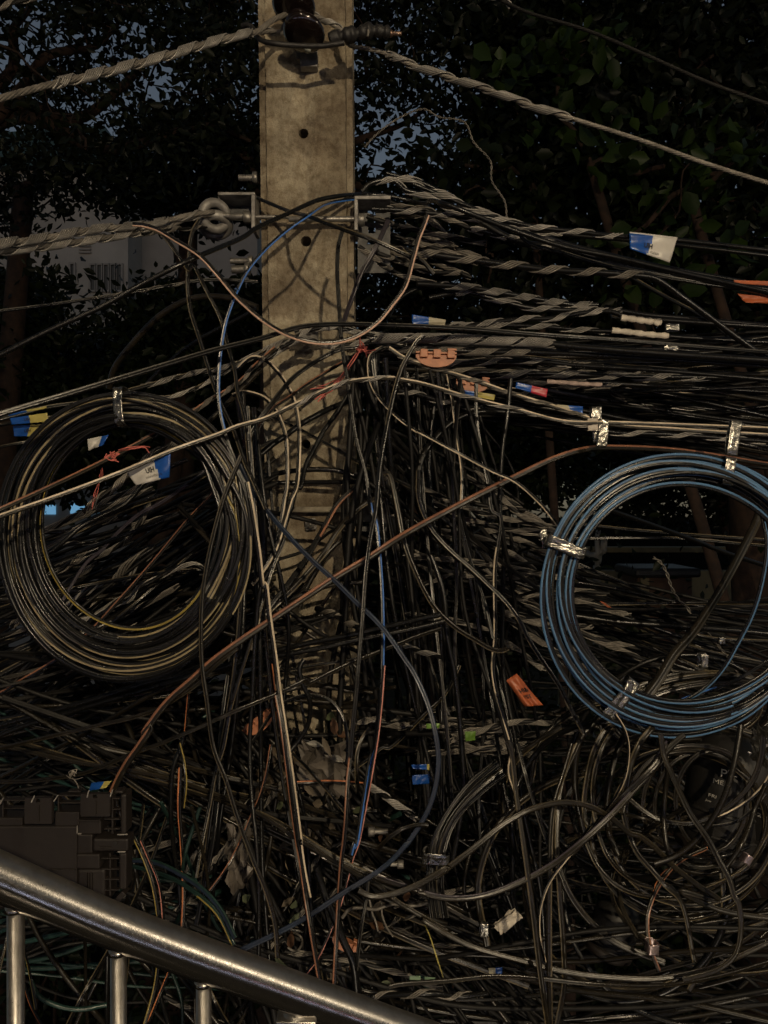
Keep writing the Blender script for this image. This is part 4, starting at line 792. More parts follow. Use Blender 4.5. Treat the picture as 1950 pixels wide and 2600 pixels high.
def flag(name, corners, d, cols, split, label, texts=(), fr='X', cat='cable flag', group=None, wav=2.0, th=.0006, split_skew=0.0, cols3=None, dup=None):
    """corners TL,TR,BR,BL in photo px; u splits the two colours; texts: (string, u, v, height_in_v, stretch, material)"""
    ox, oy, k = FR[fr]; c = [(ox+a*k, oy+b*k) for a, b in corners]; r_ = random.Random(int(c[0][0]*3+c[0][1]))
    ph = [r_.uniform(0, 6) for _ in range(4)]; kk = d/F
    def pos(u, v, off=0.0):
        x = (1-u)*(1-v)*c[0][0]+u*(1-v)*c[1][0]+u*v*c[2][0]+(1-u)*v*c[3][0]; y = (1-u)*(1-v)*c[0][1]+u*(1-v)*c[1][1]+u*v*c[2][1]+(1-u)*v*c[3][1]
        q = wav*v**.6*(math.sin(5*u+ph[0]+2*v)+.6*math.sin(11*u+ph[1])+.7*math.sin(7*v+ph[2]+3*u))
        return P(x+.4*q*v, y, d-.002-q*kk*1.6-off)
    n, m = 22, 12; V = [pos(i/n, j/m) for j in range(m+1) for i in range(n+1)]; Q = []; mi = []
    for j in range(m):
        for i in range(n):
            Q.append([j*(n+1)+i, (j+1)*(n+1)+i, (j+1)*(n+1)+i+1, j*(n+1)+i+1]); u, v = (i+.5)/n, (j+.5)/m
            mi.append(0 if u+split_skew*(v-.5) < split else 1)
    root = empty(name, pos(.5, .5), label, cat, group)
    o = meshobj('vinyl_sheet', np.array(V), np.array(Q), cols, root, True, mi)
    s = o.modifiers.new('thickness', 'SOLIDIFY'); s.thickness = th; s.offset = 0
    for (s_, u0, v0, hv, st, mm) in texts:
        v, f = font_mesh(s_)
        if not len(v): continue
        w0, h0 = v[:, 0].max()-v[:, 0].min(), v[:, 1].max()-v[:, 1].min(); W_ = math.dist(c[0], c[1]); H_ = math.dist(c[0], c[3])
        sc = hv/h0; su = sc*H_/W_*st
        V2 = [pos(min(1, max(0, u0+(a-v[:, 0].min())*su)), min(1, max(0, v0-(b-v[:, 1].min())*sc)), .0016) for a, b, _ in v]
        meshobj('printed_text', np.array(V2), f, mm, root, False)
    return root
VB = mat('blue_vinyl', (.012,.085,.38), .30, 0, .25, 30, .5); VW = mat('white_vinyl', (.60,.58,.54), .38, 0, .2, 25, .4)
VY = mat('yellow_vinyl', (.50,.43,.12), .4, 0, .3, 30, .4); VR = mat('red_vinyl', (.50,.03,.05), .35, 0, .25, 30, .3)
VO = mat('orange_vinyl', (.46,.12,.045), .42, 0, .3, 30, .5); VC = mat('cream_vinyl', (.42,.38,.27), .5, 0, .2, 30, .3); VG = mat('lime_vinyl', (.12,.24,.03), .4, 0, .2, 30, .2); VM = mat('mint_vinyl', (.17,.27,.16), .45, 0, .2, 30, .2)
TH = 'เคเบิลใยแก้วนำแสง'
flag('cable_flag', [(1598, 592), (1719, 605), (1701, 667), (1600, 632)], 1.70, [VB, VW], .47, 'blue and white UIH flag at the upper right of the photo', [('UIH', .34, .66, .26, 1.0, TXT), ('แก้วนำแสง', .48, .86, .13, 1.0, TXT)], split_skew=.10, group='UIH cable flags')
sleeve('flag_fold', 'X 1598,592 1655,598 1719,606', 7, 1.70, VW, 'folded top edge of the blue and white flag at the upper right', 0)
flag('cable_flag', [(315, 1190), (433, 1150), (431, 1212), (346, 1232)], 1.28, [VW, VB], .66, 'white UIH flag with a blue corner hanging over the black coil', [('UIH', .40, .58, .26, .85, TXT), (TH, .34, .80, .13, .9, TXT)], split_skew=-.10, group='UIH cable flags')
flag('cable_flag', [(25, 1062), (120, 1048), (124, 1070), (30, 1078)], 1.40, [VB, VY], .5, 'upper yellow and blue UIH flag at the left edge', [('UIH', .36, .68, .42, 1.0, TXT)], group='UIH cable flags', wav=.8)
flag('cable_flag', [(33, 1082), (122, 1075), (100, 1108), (36, 1108)], 1.42, [VB, VY], .52, 'lower yellow and blue UIH flag at the left edge, behind the coil', [('UIH', .36, .66, .36, .9, TXT)], group='UIH cable flags', wav=.8)
sleeve('flag_fold', 'U 110,-4180 240,-4210' if False else 'X 68,1043 95,1039 118,1034', 6, 1.40, VY, 'yellow sleeve on the cable above the yellow flags', 0)
sleeve('flag_fold', 'X 22,1054 45,1049 68,1044', 5, 1.40, VB, 'blue sleeve on the cable above the yellow flags', 0)
flag('cable_flag', [(222, 1115), (276, 1104), (262, 1130), (224, 1145)], 1.60, [VW, VB], .7, 'small crumpled white and blue flag inside the top of the black coil')
flag('cable_flag', [(1046, 798), (1132, 812), (1130, 826), (1046, 824)], 1.66, [VB, VC], .48, 'dark blue and cream flag behind the grips beside the pole', wav=1)
flag('cable_flag', [(1311, 970), (1391, 988), (1387, 1009), (1308, 985)], 1.62, [VB, VR], .50, 'blue and red flag in the middle of the right bundle', [('HM', .78, .22, .16, 1.0, TXW)], wav=1)
flag('cable_flag', [(1177, 990), (1258, 1002), (1254, 1017), (1178, 1001)], 1.60, [VB, VY], .42, 'blue and yellow flag below the terracotta clip', [('CAT-CYT', .46, .38, .22, .8, TXT)], wav=1)
flag('cable_flag', [(1412, 1027), (1480, 1032), (1480, 1051), (1424, 1044)], 1.66, [VC, VB], .45, 'cream and dark blue flag left of the double silver tape', wav=1)
flag('cable_flag', [(232, 1988), (284, 1982), (270, 2000), (226, 2008)], 1.34, [VB, VY], .62, 'blue and yellow flag above the dark closure box', wav=1)
flag('cable_flag', [(1044, 1942), (1090, 1940), (1090, 1955), (1048, 1952)], 1.42, [VB, VY], .85, 'bright blue flag with yellow end right of the pole foot', wav=.8)
flag('cable_flag', [(1046, 1968), (1092, 1966), (1090, 1990), (1048, 1992)], 1.55, [VB, VB], .5, 'dark blue flag just below the bright blue one', wav=.8)
flag('cable_flag', [(1240, 2458), (1275, 2456), (1275, 2476), (1242, 2474)], 1.45, [VC, VB], .5, 'dim cream and blue flag near the bottom edge', wav=.8)
flag('orange_label', [(1285, 1728), (1312, 1710), (1380, 1790), (1332, 1794)], 1.34, [VO, VO], .5, 'folded orange label with faint writing in the right tangle', [('HI&', .30, .55, .14, .8, TXT), ('FST', .32, .75, .12, .8, TXT)], cat='label', wav=6)
flag('orange_label', [(1872, 745), (1960, 752), (1960, 772), (1890, 768)], 1.80, [VO, VO], .5, 'orange slip at the right edge under the thick black cables', cat='label', wav=3)
flag('orange_label', [(1862, 711), (1960, 714), (1960, 726), (1866, 719)], 1.78, [VO, VO], .5, 'narrow orange strip at the right edge above the thick black cables', cat='label', wav=.5)
flag('orange_label', [(1522, 1526), (1532, 1528), (1586, 1566), (1572, 1564)], 1.9, [VO, VO], .5, 'small orange strip just inside the blue coil\'s left side', cat='label', wav=1)
for (q, lab) in (([(1082, 1838), (1116, 1836), (1116, 1848), (1084, 1850)], 'upper lime green tab right of the pole foot'), ([(1180, 1858), (1208, 1856), (1206, 1880), (1182, 1882)], 'lower lime green tab right of the pole foot')):
    flag('lime_tab', q, 1.42, [VG, VG], .5, lab, cat='tag', wav=.8)
for (q, lab) in (([(1040, 2477), (1068, 2478), (1068, 2489), (1040, 2488)], 'left mint green tab near the bottom centre'), ([(1078, 2480), (1105, 2482), (1105, 2491), (1078, 2490)], 'right mint green tab near the bottom centre')):
    flag('mint_tab', q, 1.4, [VM, VM], .5, lab, cat='tag', wav=.3)
# terracotta cable clips: a half disc with three blocks
TER = mat('terracotta_plastic', (.50,.20,.10), .5, 0, .3, 50, .3)
def clip(px, py, w, d, ang, label):
    k = d/F; bm = bmesh.new(); rt = Matrix.Rotation(math.radians(ang), 3, 'Y'); c0 = Vector(P(px, py, d))
    n = 18; a = [bm.verts.new((w/2*k*math.cos(t), -.004, -w*.30*k*math.sin(t))) for t in np.linspace(0, math.pi, n)]; b = [bm.verts.new(v.co+Vector((0, .012, 0))) for v in a]
    bm.faces.new(a); bm.faces.new(b[::-1])
    for i in range(n): bm.faces.new((a[i], b[i], b[(i+1) % n], a[(i+1) % n]))
    bbox(bm, (0, .002, w*.05*k), (w*1.0*k, .016, w*.05*k), bev=.0006)
    for x in (-.30, .02, .36): bbox(bm, (x*w*k, -.006, w*.02*k), (w*.18*k, .012, w*.20*k), bev=.001)
    for v in bm.verts: v.co = rt @ v.co+c0
    bmesh.ops.recalc_face_normals(bm, faces=bm.faces[:]); e = empty('cable_clip', c0, label, 'clip', 'terracotta cable clips'); bmobj('clip_body', bm, TER, e)
    bm = bmesh.new(); bbox(bm, (w*.38*k, -.008, w*.11*k), (w*.22*k, .01, w*.05*k), rt, .0006); bmesh.ops.translate(bm, verts=bm.verts[:], vec=c0); bmobj('latch', bm, TER, e)
clip(1107, 902, 104, 1.52, 2, 'bright terracotta toothed clip hanging in the middle of the right bundle')
clip(1200, 972, 84, 1.64, 4, 'dim terracotta clip behind the blue and yellow flag')
clip(655, 1830, 90, 1.44, -38, 'orange toothed clip tilted beside the cream striped cable')
clip(878, 2392, 72, 1.5, 25, 'orange clip lying in the litter behind the handrail')
# strings
RED = mat('red_string', (.62,.16,.13), .75, 0, .3, 80); PALE = mat('bare_tie_wire', (.48,.43,.38), .45, .5, .3, 60)
def strings(name, paths, w, d, m, label, knot=None):
    a = Acc()
    for p_ in paths:
        c = catmull(world(fpts(p_), [d], .01), .003); Vv, Qq = sweep(c, circ(w*d/F/2, 6)); a.add(Vv, Qq)
    if knot:
        kx, ky, kr, kn = knot; r_ = random.Random(int(kx)); pts = [[kx+kr*r_.gauss(0, .5), ky+kr*r_.gauss(0, .5), d-.004+.01*r_.random()] for _ in range(kn)]
        c = catmull(np.array([P(*q) for q in pts]), .002); Vv, Qq = sweep(c, circ(w*d/F/2, 6)); a.add(Vv, Qq)
    o = rebase(a.obj(name, [m])); props(o, label, 'string')
strings('red_string', ['N 1080,260 1020,340 960,430 900,520 830,600 750,680 660,790', 'N 1090,260 1040,350 980,440 920,540 850,620 740,690 630,765', 'N 960,450 880,540 800,590 700,630 640,632', 'N 940,470 860,580 780,640 640,655 580,665',
    'N 900,560 820,640 760,700 680,775', 'N 870,600 800,680 700,730', 'N 1090,250 1080,190 1085,150', 'N 1100,260 1150,300 1220,290', 'N 1110,270 1170,280 1240,270', 'N 1100,270 1140,300 1150,340', 'N 1085,180 1120,220 1150,300'], 3.2, 1.50, RED,
    'frayed red string knotted on the wires just right of the pole', (918, 882, 12, 24))
strings('red_string', ['C 500,900 540,890 600,885 630,888', 'C 500,905 560,895 610,890 628,912', 'C 440,930 470,945 490,940', 'C 450,915 440,935', 'C 470,940 500,950'], 3.4, 1.27, RED, 'red string knot tied on the orange brown cable at the left', (286, 1156, 13, 34))
strings('red_string', ['C 430,975 432,1010 410,1050 400,1090 390,1140', 'C 425,985 425,1020 405,1060 392,1100 388,1150', 'C 420,1000 415,1060 398,1120'], 2.0, 1.32, RED, 'thin red string ends dangling under the left red knot')
strings('tie_wire', ['Q 560,1060 590,1080 640,1090 700,1075', 'Q 610,1080 640,1110 665,1175', 'Q 615,1085 650,1130 670,1180'], 1.8, 1.25, PALE, 'curly pale tie wire knotted on the khaki cable at lower left', (184, 1962, 12, 22))
strings('steel_curl', ['K 300,1180 340,1205 390,1200 420,1150 410,1090 370,1060'], 6, 1.45, STEELD, 'curled steel strand end in the litter behind the handrail')
strings('steel_curl', ['K 990,780 1010,880 1040,960 1062,1045'], 5, 1.42, STEELD, 'left of two steel strand ends hanging at the pole foot')
strings('steel_curl', ['K 1090,790 1095,900 1130,1000 1185,1085'], 5, 1.42, STEELD, 'right of two steel strand ends hanging at the pole foot')
strings('steel_ribbon', ['K 760,930 820,860 920,845 1040,860 1130,830 1200,815 1330,830 1440,815 1520,775'], 9, 1.4, STEELD, 'wavy steel ribbon across the litter under the khaki cables')
strings('yellow_straw', ['K 1455,985 1510,1120 1560,1280 1610,1430'], 3.5, 1.3, MATS['yellow_vinyl'], 'thin yellow wire slanting at the bottom centre right')

# ================================================================ CLOSURES
CLO = mat('dark_closure_plastic', (.013,.009,.0075), .62, 0, .25, 18, .35); CLO2 = mat('black_closure_plastic', (.020,.019,.018), .5, 0, .4, 14, .4)
D0 = 1.16; box = empty('splice_closure', P(130, 2130, D0), 'dark brown ribbed splice closure box behind the handrail at lower left', 'closure box')
bm = bmesh.new(); pbox(bm, -260, 545, 900, 1500, D0, .06, .002, 'U'); pbox(bm, -260, 445, 262, 543, D0+.003, .05, .0015, 'U'); pbox(bm, 640, 378, 925, 543, D0+.002, .05, .0015, 'U')
pbox(bm, 902, 456, 1180, 640, D0+.004, .05, .002, 'U'); pbox(bm, 902, 642, 1080, 870, D0+.001, .055, .002, 'U'); pbox(bm, 892, 872, 1165, 1045, D0-.004, .06, .002, 'U'); pbox(bm, 902, 1047, 1230, 1500, D0+.003, .055, .004, 'U')
pbox(bm, 920, 470, 1170, 490, D0-.001, .01, .0008, 'U'); pbox(bm, 560, 1050, 880, 1064, D0-.003, .01, .0008, 'U')
for q in (1010, 1040, 1070): pbox(bm, q, 1100, q+6, 1400, D0-.001, .008, .0006, 'U')
bmobj('housing', bm, CLO, box)
for (x0, y0, x1, y1, dz) in ((290, 215, 605, 515, 0), (945, 165, 1285, 430, 0)):
    bm = bmesh.new(); mx = (x0+x1)/2; plate_with_holes(bm, 'U', x0, y0, x1, y1, [(mx-28, y0+8, mx+22, y0+50)], D0-.012, .008); pbox(bm, x0-8, y0+60, x0-1, y1-10, D0-.010, .007, .0006, 'U'); pbox(bm, x1+1, y0, x1+9, y1-40, D0-.010, .007, .0006, 'U')
    pbox(bm, mx-6, y0+90, mx+6, y1-20, D0-.0155, .003, .0006, 'U'); bmobj('latch_flap', bm, CLO, box)
bm = bmesh.new()
for (x0, y0, x1, y1) in ((20, 225, 40, 440), (20, 235, 310, 252), (42, 330, 288, 346), (670, 200, 690, 378), (672, 180, 960, 196), (692, 265, 950, 282), (790, 130, 940, 150)):
    if x0 == 670: bmobj('top_frame', bm, CLO, box); bm = bmesh.new()
    pbox(bm, x0, y0, x1, y1, D0+.004+.001*((x0+y0) % 3), .012, .001, 'U')
bmobj('top_frame', bm, CLO, box)
bm = bmesh.new(); pbox(bm, 1405, 170, 1475, 640, D0, .03, .003, 'U'); pbox(bm, 1390, 860, 1480, 1290, D0, .03, .003, 'U'); pbox(bm, 1300, 200, 1325, 640, D0+.006, .012, .001, 'U'); pbox(bm, 1275, 862, 1298, 1360, D0+.006, .012, .001, 'U')
for y in (215, 340, 455, 570): pbox(bm, 1215, y, 1404, y+16, D0+.003, .008, .0008, 'U')
for y in (915, 1040, 1160, 1285): pbox(bm, 1185, y, 1389, y+16, D0+.003, .008, .0008, 'U')
pbox(bm, 1330, 130, 1440, 168, D0+.002, .02, .003, 'U'); bbox(bm, P(1420*.217, 1980+1350*.217, D0+.01), (.022, .02, .008), Matrix.Rotation(math.radians(-48), 3, 'Y'), .001); bmobj('cable_comb', bm, CLO, box)
bm = bmesh.new(); pbox(bm, 1085, 690, 1500, 840, D0-.006, .03, .003, 'U'); pbox(bm, 1160, 790, 1300, 805, D0-.009, .003, .0008, 'U'); pbox(bm, 1330, 720, 1375, 765, D0-.0085, .0022, .0005, 'U', 1); bmobj('side_latch', bm, [CLO, CLO2], box)
bm = bmesh.new()
for (x0, y0, x1, y1) in ((1370, 640, 1490, 650), (1370, 842, 1465, 852), (895, 540, 904, 630), (904, 630, 950, 640), (0, 240, 14, 280)): pbox(bm, x0, y0, x1, y1, D0-.014, .003, .0006, 'U')
for (x, y, a_) in ((655, 215, 35), (1030, 165, 15), (1305, 155, 20), (385, 225, 25), (15, 255, 30)): bbox(bm, P(x*.217, 1980+y*.217, D0-.016), (.0015, .002, .0115), Matrix.Rotation(math.radians(a_), 3, 'Y'), .0004)
bmobj('wire_bail', bm, STEEL, box)
# the handwritten dome closures at lower right
def dome(px, py, w, h, d, tiltd, label, texts):
    k = d/F; root = empty('dome_closure', P(px, py, d), label, 'closure box', 'handwritten dome closures')
    tm = Matrix.Rotation(math.radians(tiltd), 3, 'Y'); bm = bmesh.new()
    R_ = w/2*k; H_ = h*k; pr = [(R_*.5, -H_/2-.01), (R_*.9, -H_/2-.008), (R_, -H_/2), (R_*1.0, -H_*.1), (R_*.97, H_*.2), (R_*.86, H_*.36), (R_*.62, H_*.46), (R_*.3, H_*.5)]
    lathe(bm, pr, P(px, py, d+R_), 'Z', 40, tm); 
    for a_ in (-.32, -.12): lathe(bm, [(R_*1.0, H_*a_-.003), (R_*1.035, H_*a_-.001), (R_*1.035, H_*a_+.003), (R_*1.0, H_*a_+.005)], P(px, py, d+R_), 'Z', 40, tm)
    bmobj('shell', bm, CLO2, root, True)
    bm = bmesh.new(); lathe(bm, [(R_*1.02, -H_/2-.004), (R_*1.12, -H_/2), (R_*1.12, -H_/2+.01), (R_*1.02, -H_/2+.014)], P(px, py, d+R_), 'Z', 40, tm); bmobj('collar', bm, CLO, root, True)
    for (s, tx, ty, hh, rot) in texts:
        v, f = font_mesh(s, 1.0, 0); sc = hh*k*.85/.7; v = v*sc; c_, s_ = math.cos(math.radians(rot)), math.sin(math.radians(rot)); o_ = P(tx, ty, d); C_ = P(px, py, d+R_); V2 = []
        for a, b, _ in v:
            x = o_[0]+a*c_-b*s_; z = o_[2]+a*s_+b*c_; dx = x-C_[0]; yy = C_[1]-math.sqrt(max(1e-6, (R_*1.045)**2-dx*dx)); V2.append((x, yy, z))
        meshobj('marker_writing', np.array(V2), f, TXW, root, False)
dome(1850, 2010, 220, 300, 1.42, 6, 'dark round closure with white handwriting behind the loops at lower right',
     [("P' - 0", 1834, 1976, 24, -4), ('ME  -', 1820, 1996, 14, -6), ('FRI', 1812, 2034, 10, -6), ('Joo', 1808, 2047, 6, -6), ('/ 21-', 1880, 2030, 12, 8)])
dome(1985, 2085, 190, 260, 1.38, -8, 'second dark closure with small white handwriting at the right edge', [('1Bo', 1934, 2072, 12, 0), ('& 1527', 1920, 2088, 11, -6)])
dome(1560, 2350, 120, 130, 1.6, 20, 'dim ribbed dome closure deep in the loops at the bottom right', [])
# ================================================================ HANDRAIL
def steel_mat():
    m = mat('brushed_stainless', (.48,.46,.43), .2, .97, 0, 60, .05, (.38,.36,.33), bscale=900)
    t = m.node_tree; N = t.nodes.new; g = N('ShaderNodeNewGeometry'); s = N('ShaderNodeSeparateXYZ'); t.links.new(g.outputs['Normal'], s.inputs[0])      # dust settles on the upward side
    mr = N('ShaderNodeMapRange'); mr.inputs[1].default_value = .0; mr.inputs[2].default_value = .75; mr.inputs[3].default_value = .11; mr.inputs[4].default_value = .40; t.links.new(s.outputs['Z'], mr.inputs[0])
    n = N('ShaderNodeTexNoise'); n.inputs['Scale'].default_value = 330; n.inputs['Detail'].default_value = 4; tc = N('ShaderNodeTexCoord'); t.links.new(tc.outputs['Object'], n.inputs['Vector'])
    ad = N('ShaderNodeMath'); ad.operation = 'MULTIPLY_ADD'; ad.inputs[1].default_value = .30; t.links.new(n.outputs['Fac'], ad.inputs[0]); sb_ = N('ShaderNodeMath'); sb_.operation = 'SUBTRACT'; sb_.inputs[1].default_value = .15
    t.links.new(mr.outputs[0], sb_.inputs[0]); t.links.new(sb_.outputs[0], ad.inputs[2]); t.links.new(ad.outputs[0], t.nodes['Principled BSDF'].inputs['Roughness']); return m
RS = steel_mat(); rl = empty('handrail', P(400, 2400, .95), 'stainless steel handrail sloping down to the right across the lower left corner', 'handrail')
ctr = [(-420, 2035, .80), (0, 2226, .865), (301, 2355, .915), (723, 2512, .99), (1000, 2612, 1.04), (1600, 2820, 1.16)]
c = catmull(np.array([P(*q) for q in ctr]), .02); a = Acc(); Vv, Qq = sweep(c, circ(.0246, 64)); a.add(Vv, Qq); a.obj('top_tube', [RS], rl)
def railpt(px): 
    xs = c[:, 0]/c[:, 1]*F+975; i = int(np.argmin(abs(xs-px))); return c[i]
for px in (28, 289, 527, -190):
    q = railpt(px); bm = bmesh.new(); lathe(bm, [(.0095, -1.0), (.0095, -.018)], tuple(q), 'Z', 28); lathe(bm, [(.0125, -.030), (.0118, -.0255), (.0098, -.0235)], tuple(q), 'Z', 28); bmobj('baluster', bm, RS, rl, True)
q = railpt(757); bm = bmesh.new(); lathe(bm, [(.019, -1.1), (.019, -.02)], tuple(q), 'Z', 32); bbox(bm, (q[0], q[1], q[2]-.026), (.052, .04, .006), bev=.002); bmobj('post', bm, RS, rl, True)
c2 = c-np.array([0, 0, .95]); a = Acc(); Vv, Qq = sweep(c2, circ(.012, 20)); a.add(Vv, Qq); a.obj('bottom_tube', [RS], rl)
# ================================================================ THE ASSUMED LAMPS' FIXTURES AND ADDED GLOWING STRIPS (unseen, behind the viewer)
def lampfix(i, label):  # unseen fixture added for an assumed lamp
    L_ = LAMPS[i][1]; lm = empty('assumed_lamp', (L_.x, L_.y-.9, 0), label, 'assumed lamp', 'assumed lamps behind the viewer')
    bm = bmesh.new(); lathe(bm, [(.09, 0), (.08, 1), (.05, L_.z+.3)], (L_.x, L_.y-.9, 0), 'Z', 20); bmobj('lamp_pole', bm, BRK, lm, True)
    bm = bmesh.new(); bbox(bm, (L_.x, L_.y-.45, L_.z+.27), (.05, .95, .05), bev=.01); bmobj('lamp_arm', bm, BRK, lm)
    bm = bmesh.new(); bbox(bm, (L_.x, L_.y+.02, L_.z+.2), (.22, .5, .09), bev=.03); bmobj('lamp_head', bm, BRK, lm)
lampfix(0, 'tall assumed lamp behind the viewer on the left'); lampfix(1, 'assumed lamp behind the viewer on the right'); lampfix(2, 'assumed lamp right behind the viewer'); lampfix(3, 'lowest assumed lamp down on the pavement behind the viewer')  # all assumed; the right one is placed for the handrail's glint
sh = empty('reflection_row', (0, -13, 0), 'unseen row of glowing strips added behind the viewer to streak the handrail', 'reflection helper'); SHW = mat('strip_backing_grey', (.12,.11,.10), .8, 0, .3, 1.5, .2)  # unseen glowing row, added so the handrail reflects pale and red streaks
LIT = mat('pale_glow', (.5,.5,.5), .3, emit=((.70,.74,1.0), 5.0)); LITR = mat('red_glow', (.5,.05,.05), .3, emit=((1.0,.06,.08), 2.5))
bm = bmesh.new(); bbox(bm, (0, -15, 5.0), (46, 4, 10)); bmobj('strip_backing', bm, SHW, sh)
for i in range(11):
    x = -20+i*4.0; bm = bmesh.new(); bbox(bm, (x, -12.97, 2.6), (3.0, .05, .30)); bmobj('pale_glow_strip', bm, LIT, sh)
    if i % 4 == 1: bm = bmesh.new(); bbox(bm, (x+.5, -12.95, 3.5), (1.9, .08, .4)); bmobj('red_glow_strip', bm, LITR, sh)
# an unseen slab added overhead keeps the sky off the cables
rf = empty('sky_blocker', (0, -4, CZ+4.6), 'dark unseen slab added above and behind the viewer to block the sky', 'roof')
bm = bmesh.new(); bbox(bm, (0, -5.2, CZ+4.7), (26, 13.4, .18)); bmobj('blocker_slab', bm, mat('blocker_dark', (.06,.06,.058), .7, 0, .3, 2, .2), rf)
bm = bmesh.new()
for x in (-9, -3, 3, 9): bbox(bm, (x, -5.2, CZ+4.5), (.18, 13.0, .2), bev=.01)
for x in (-9, 9): bbox(bm, (x, -10, (CZ+4.4)/2), (.3, .3, CZ+4.4), bev=.01)
bmobj('blocker_frame', bm, BRKD, rf)
# ================================================================ FILL: the rest of the tangle
fills = 0
def rseg(a, b): t = rnd.random(); return (a[0]+(b[0]-a[0])*t, a[1]+(b[1]-a[1])*t)
def fill_curve(A, B, sag, wig, ds):
    p, q = rseg(*A), rseg(*B); n = rnd.choice([4, 5, 6]); L = math.dist(p, q); s = rnd.uniform(*sag)*L; bx = rnd.gauss(0, wig)*L; pts = []
    nx, ny = -(q[1]-p[1])/L, (q[0]-p[0])/L
    for i in range(n+1):
        t = i/n; u = 4*t*(1-t); pts.append([p[0]+(q[0]-p[0])*t+nx*bx*u+nx*rnd.gauss(0, wig*.25)*L, p[1]+(q[1]-p[1])*t+s*u+ny*bx*u+ny*rnd.gauss(0, wig*.25)*L])
    d0, d1 = rnd.uniform(*ds), rnd.uniform(*ds); return pts, [d0, d1]
def clampd(c, back=False):
    """nothing runs through the concrete: keep cables in front of the pole where they cross it"""
    fx_ = c[:, 0]/c[:, 1]*F+975; inn = (fx_ > 600) & (fx_ < 955); w_ = (np.convolve(inn.astype(float), np.ones(9)/9, 'same') if len(c) > 9 else inn.astype(float))
    lim = 1.63-.10*rnd.random(); y2 = np.where(c[:, 1] > lim, lim, c[:, 1]); y = c[:, 1]*(1-np.minimum(1, w_*2.2))+y2*np.minimum(1, w_*2.2)
    if back: y = np.where(inn, np.maximum(c[:, 1], 2.02), c[:, 1]); y = np.maximum(y, np.convolve(y, np.ones(5)/5, 'same')*(w_ > 0)) if len(c) > 9 else y
    k = (y/c[:, 1])[:, None]; o = np.array([0, 0, CZ]); return o+(c-o)*k
ORD = 'first second third fourth fifth sixth seventh eighth ninth tenth eleventh twelfth thirteenth fourteenth fifteenth sixteenth seventeenth eighteenth nineteenth twentieth'.split()
ORD += ['twenty-'+q for q in ORD[:9]]
def fkey(c, how):
    x = c[:, 0]/c[:, 1]*F+975; y = 1300-(c[:, 2]-CZ)/c[:, 1]*F
    if how == 'R': return y[int(np.argmin(abs(x-1940)))]
    if how == 'L': return y[int(np.argmin(abs(x-10)))]
    if how == 'U': return x[int(np.argmin(y))]
    return x[int(np.argmin(abs(y-min(2590, y.max()))))]
def rank(made, side, where, phrase, group, cat='cable'):
    made.sort(key=lambda t: t[0])
    for k, (_, o) in enumerate(made): props(o, f'{ORD[k]} from {side} at the {where}, {phrase}', cat, group)
# zone: start seg, end seg, sag, wiggle, depth range, width range, count, colours, label
ZON = [
 (((930,850),(1010,990)), ((1990,850),(1990,1150)), (-.01,.03), .004, (1.72,2.2), (7,13), 24, ['k','k','k','kb','k+tn','k+gy'], ('top','right edge','R',"near level black lines fanning to the right")),
 (((960,1150),(1150,1560)), ((1990,1480),(1990,1800)), (0,.06), .01, (1.75,2.4), (7,12), 14, ['k','gr','gr','k+tn'], ('top','right edge','R',"dark lines crossing low behind the blue coil")),
 (((-40,1430),(-40,1800)), ((700,1120),(700,1500)), (-.02,.06), .02, (1.55,2.1), (8,14), 26, ['gr','k','gr','k+tn','kb'], ('top','left edge','L',"dark lines rising behind the black coil")),
 (((-40,1650),(-40,2050)), ((700,1400),(1150,1900)), (0,.06), .02, (1.45,1.95), (8,15), 22, ['gr','kb','gr','k+tn'], ('top','left edge','L',"dark lines rising below the black coil")),
 (((-40,1750),(350,1950)), ((950,2050),(1350,2500)), (0,.05), .02, (1.42,1.85), (9,16), 26, ['gr','kb','gr','kb+kh','kb+tn'], ('left','upper end','U',"brownish lines sloping down right at lower left")),
 (((900,880),(1180,965)), ((1050,2000),(1500,2660)), (-.01,.01), .03, (1.42,1.9), (8,13), 18, ['gr','k','gr','k+tn','k+gy'], ('left','lower end','D',"dark cables hanging right of the pole")),
 (((600,980),(680,1120)), ((450,2300),(900,2660)), (-.01,.01), .03, (1.40,1.62), (8,14), 10, ['k','k','k','k+tn','kb+br'], ('left','lower end','D',"dark cables hanging over the pole foot")),
 (((300,2250),(900,2620)), ((1990,2300),(1990,2620)), (0,.08), .03, (1.3,1.9), (8,14), 14, ['gr','kb','kb+kh'], ('top','right edge','R',"dark lines along the photo's bottom")),
 (((-40,2000),(500,2050)), ((-40,2660),(700,2660)), (0,.03), .05, (1.25,1.8), (8,13), 16, ['k','kb','k','k+tn','gn'], ('left','lower end','D',"dark cables behind the balusters")),
 (((930,900),(1000,1500)), ((1300,1150),(1450,1800)), (0,.08), .03, (1.5,2.1), (7,12), 16, ['gr','k','gr'], ('top','right end','R',"short dark cables between pole and blue coil")),
]
for zi, (A, B, sag, wig, ds, ws, cnt, cols, lab) in enumerate(ZON):
    made = []
    for i in range(cnt):
        pts, dd = fill_curve(A, B, sag, wig, ds); w = rnd.uniform(*ws); dm = sum(dd)/2; c = clampd(catmull(world(pts, dd, .04), .02), zi in (2, 3) and i % 5 > 1); cl, sf = parse_sf(rnd.choice(cols))
        fl = len(cl) > 1 or rnd.random() < .35
        o = cable_mesh('slack_cable' if sag[1] > .04 else 'line_cable', c, w*dm/F/2, 'f' if fl else 'r', cl, rnd.choice([-1, 1]), sf, None, .3 if fl else 0)
        rebase(o); fills += 1; made.append((fkey(c, lab[2]), o))
    rank(made, lab[0], lab[1], lab[3], lab[3])
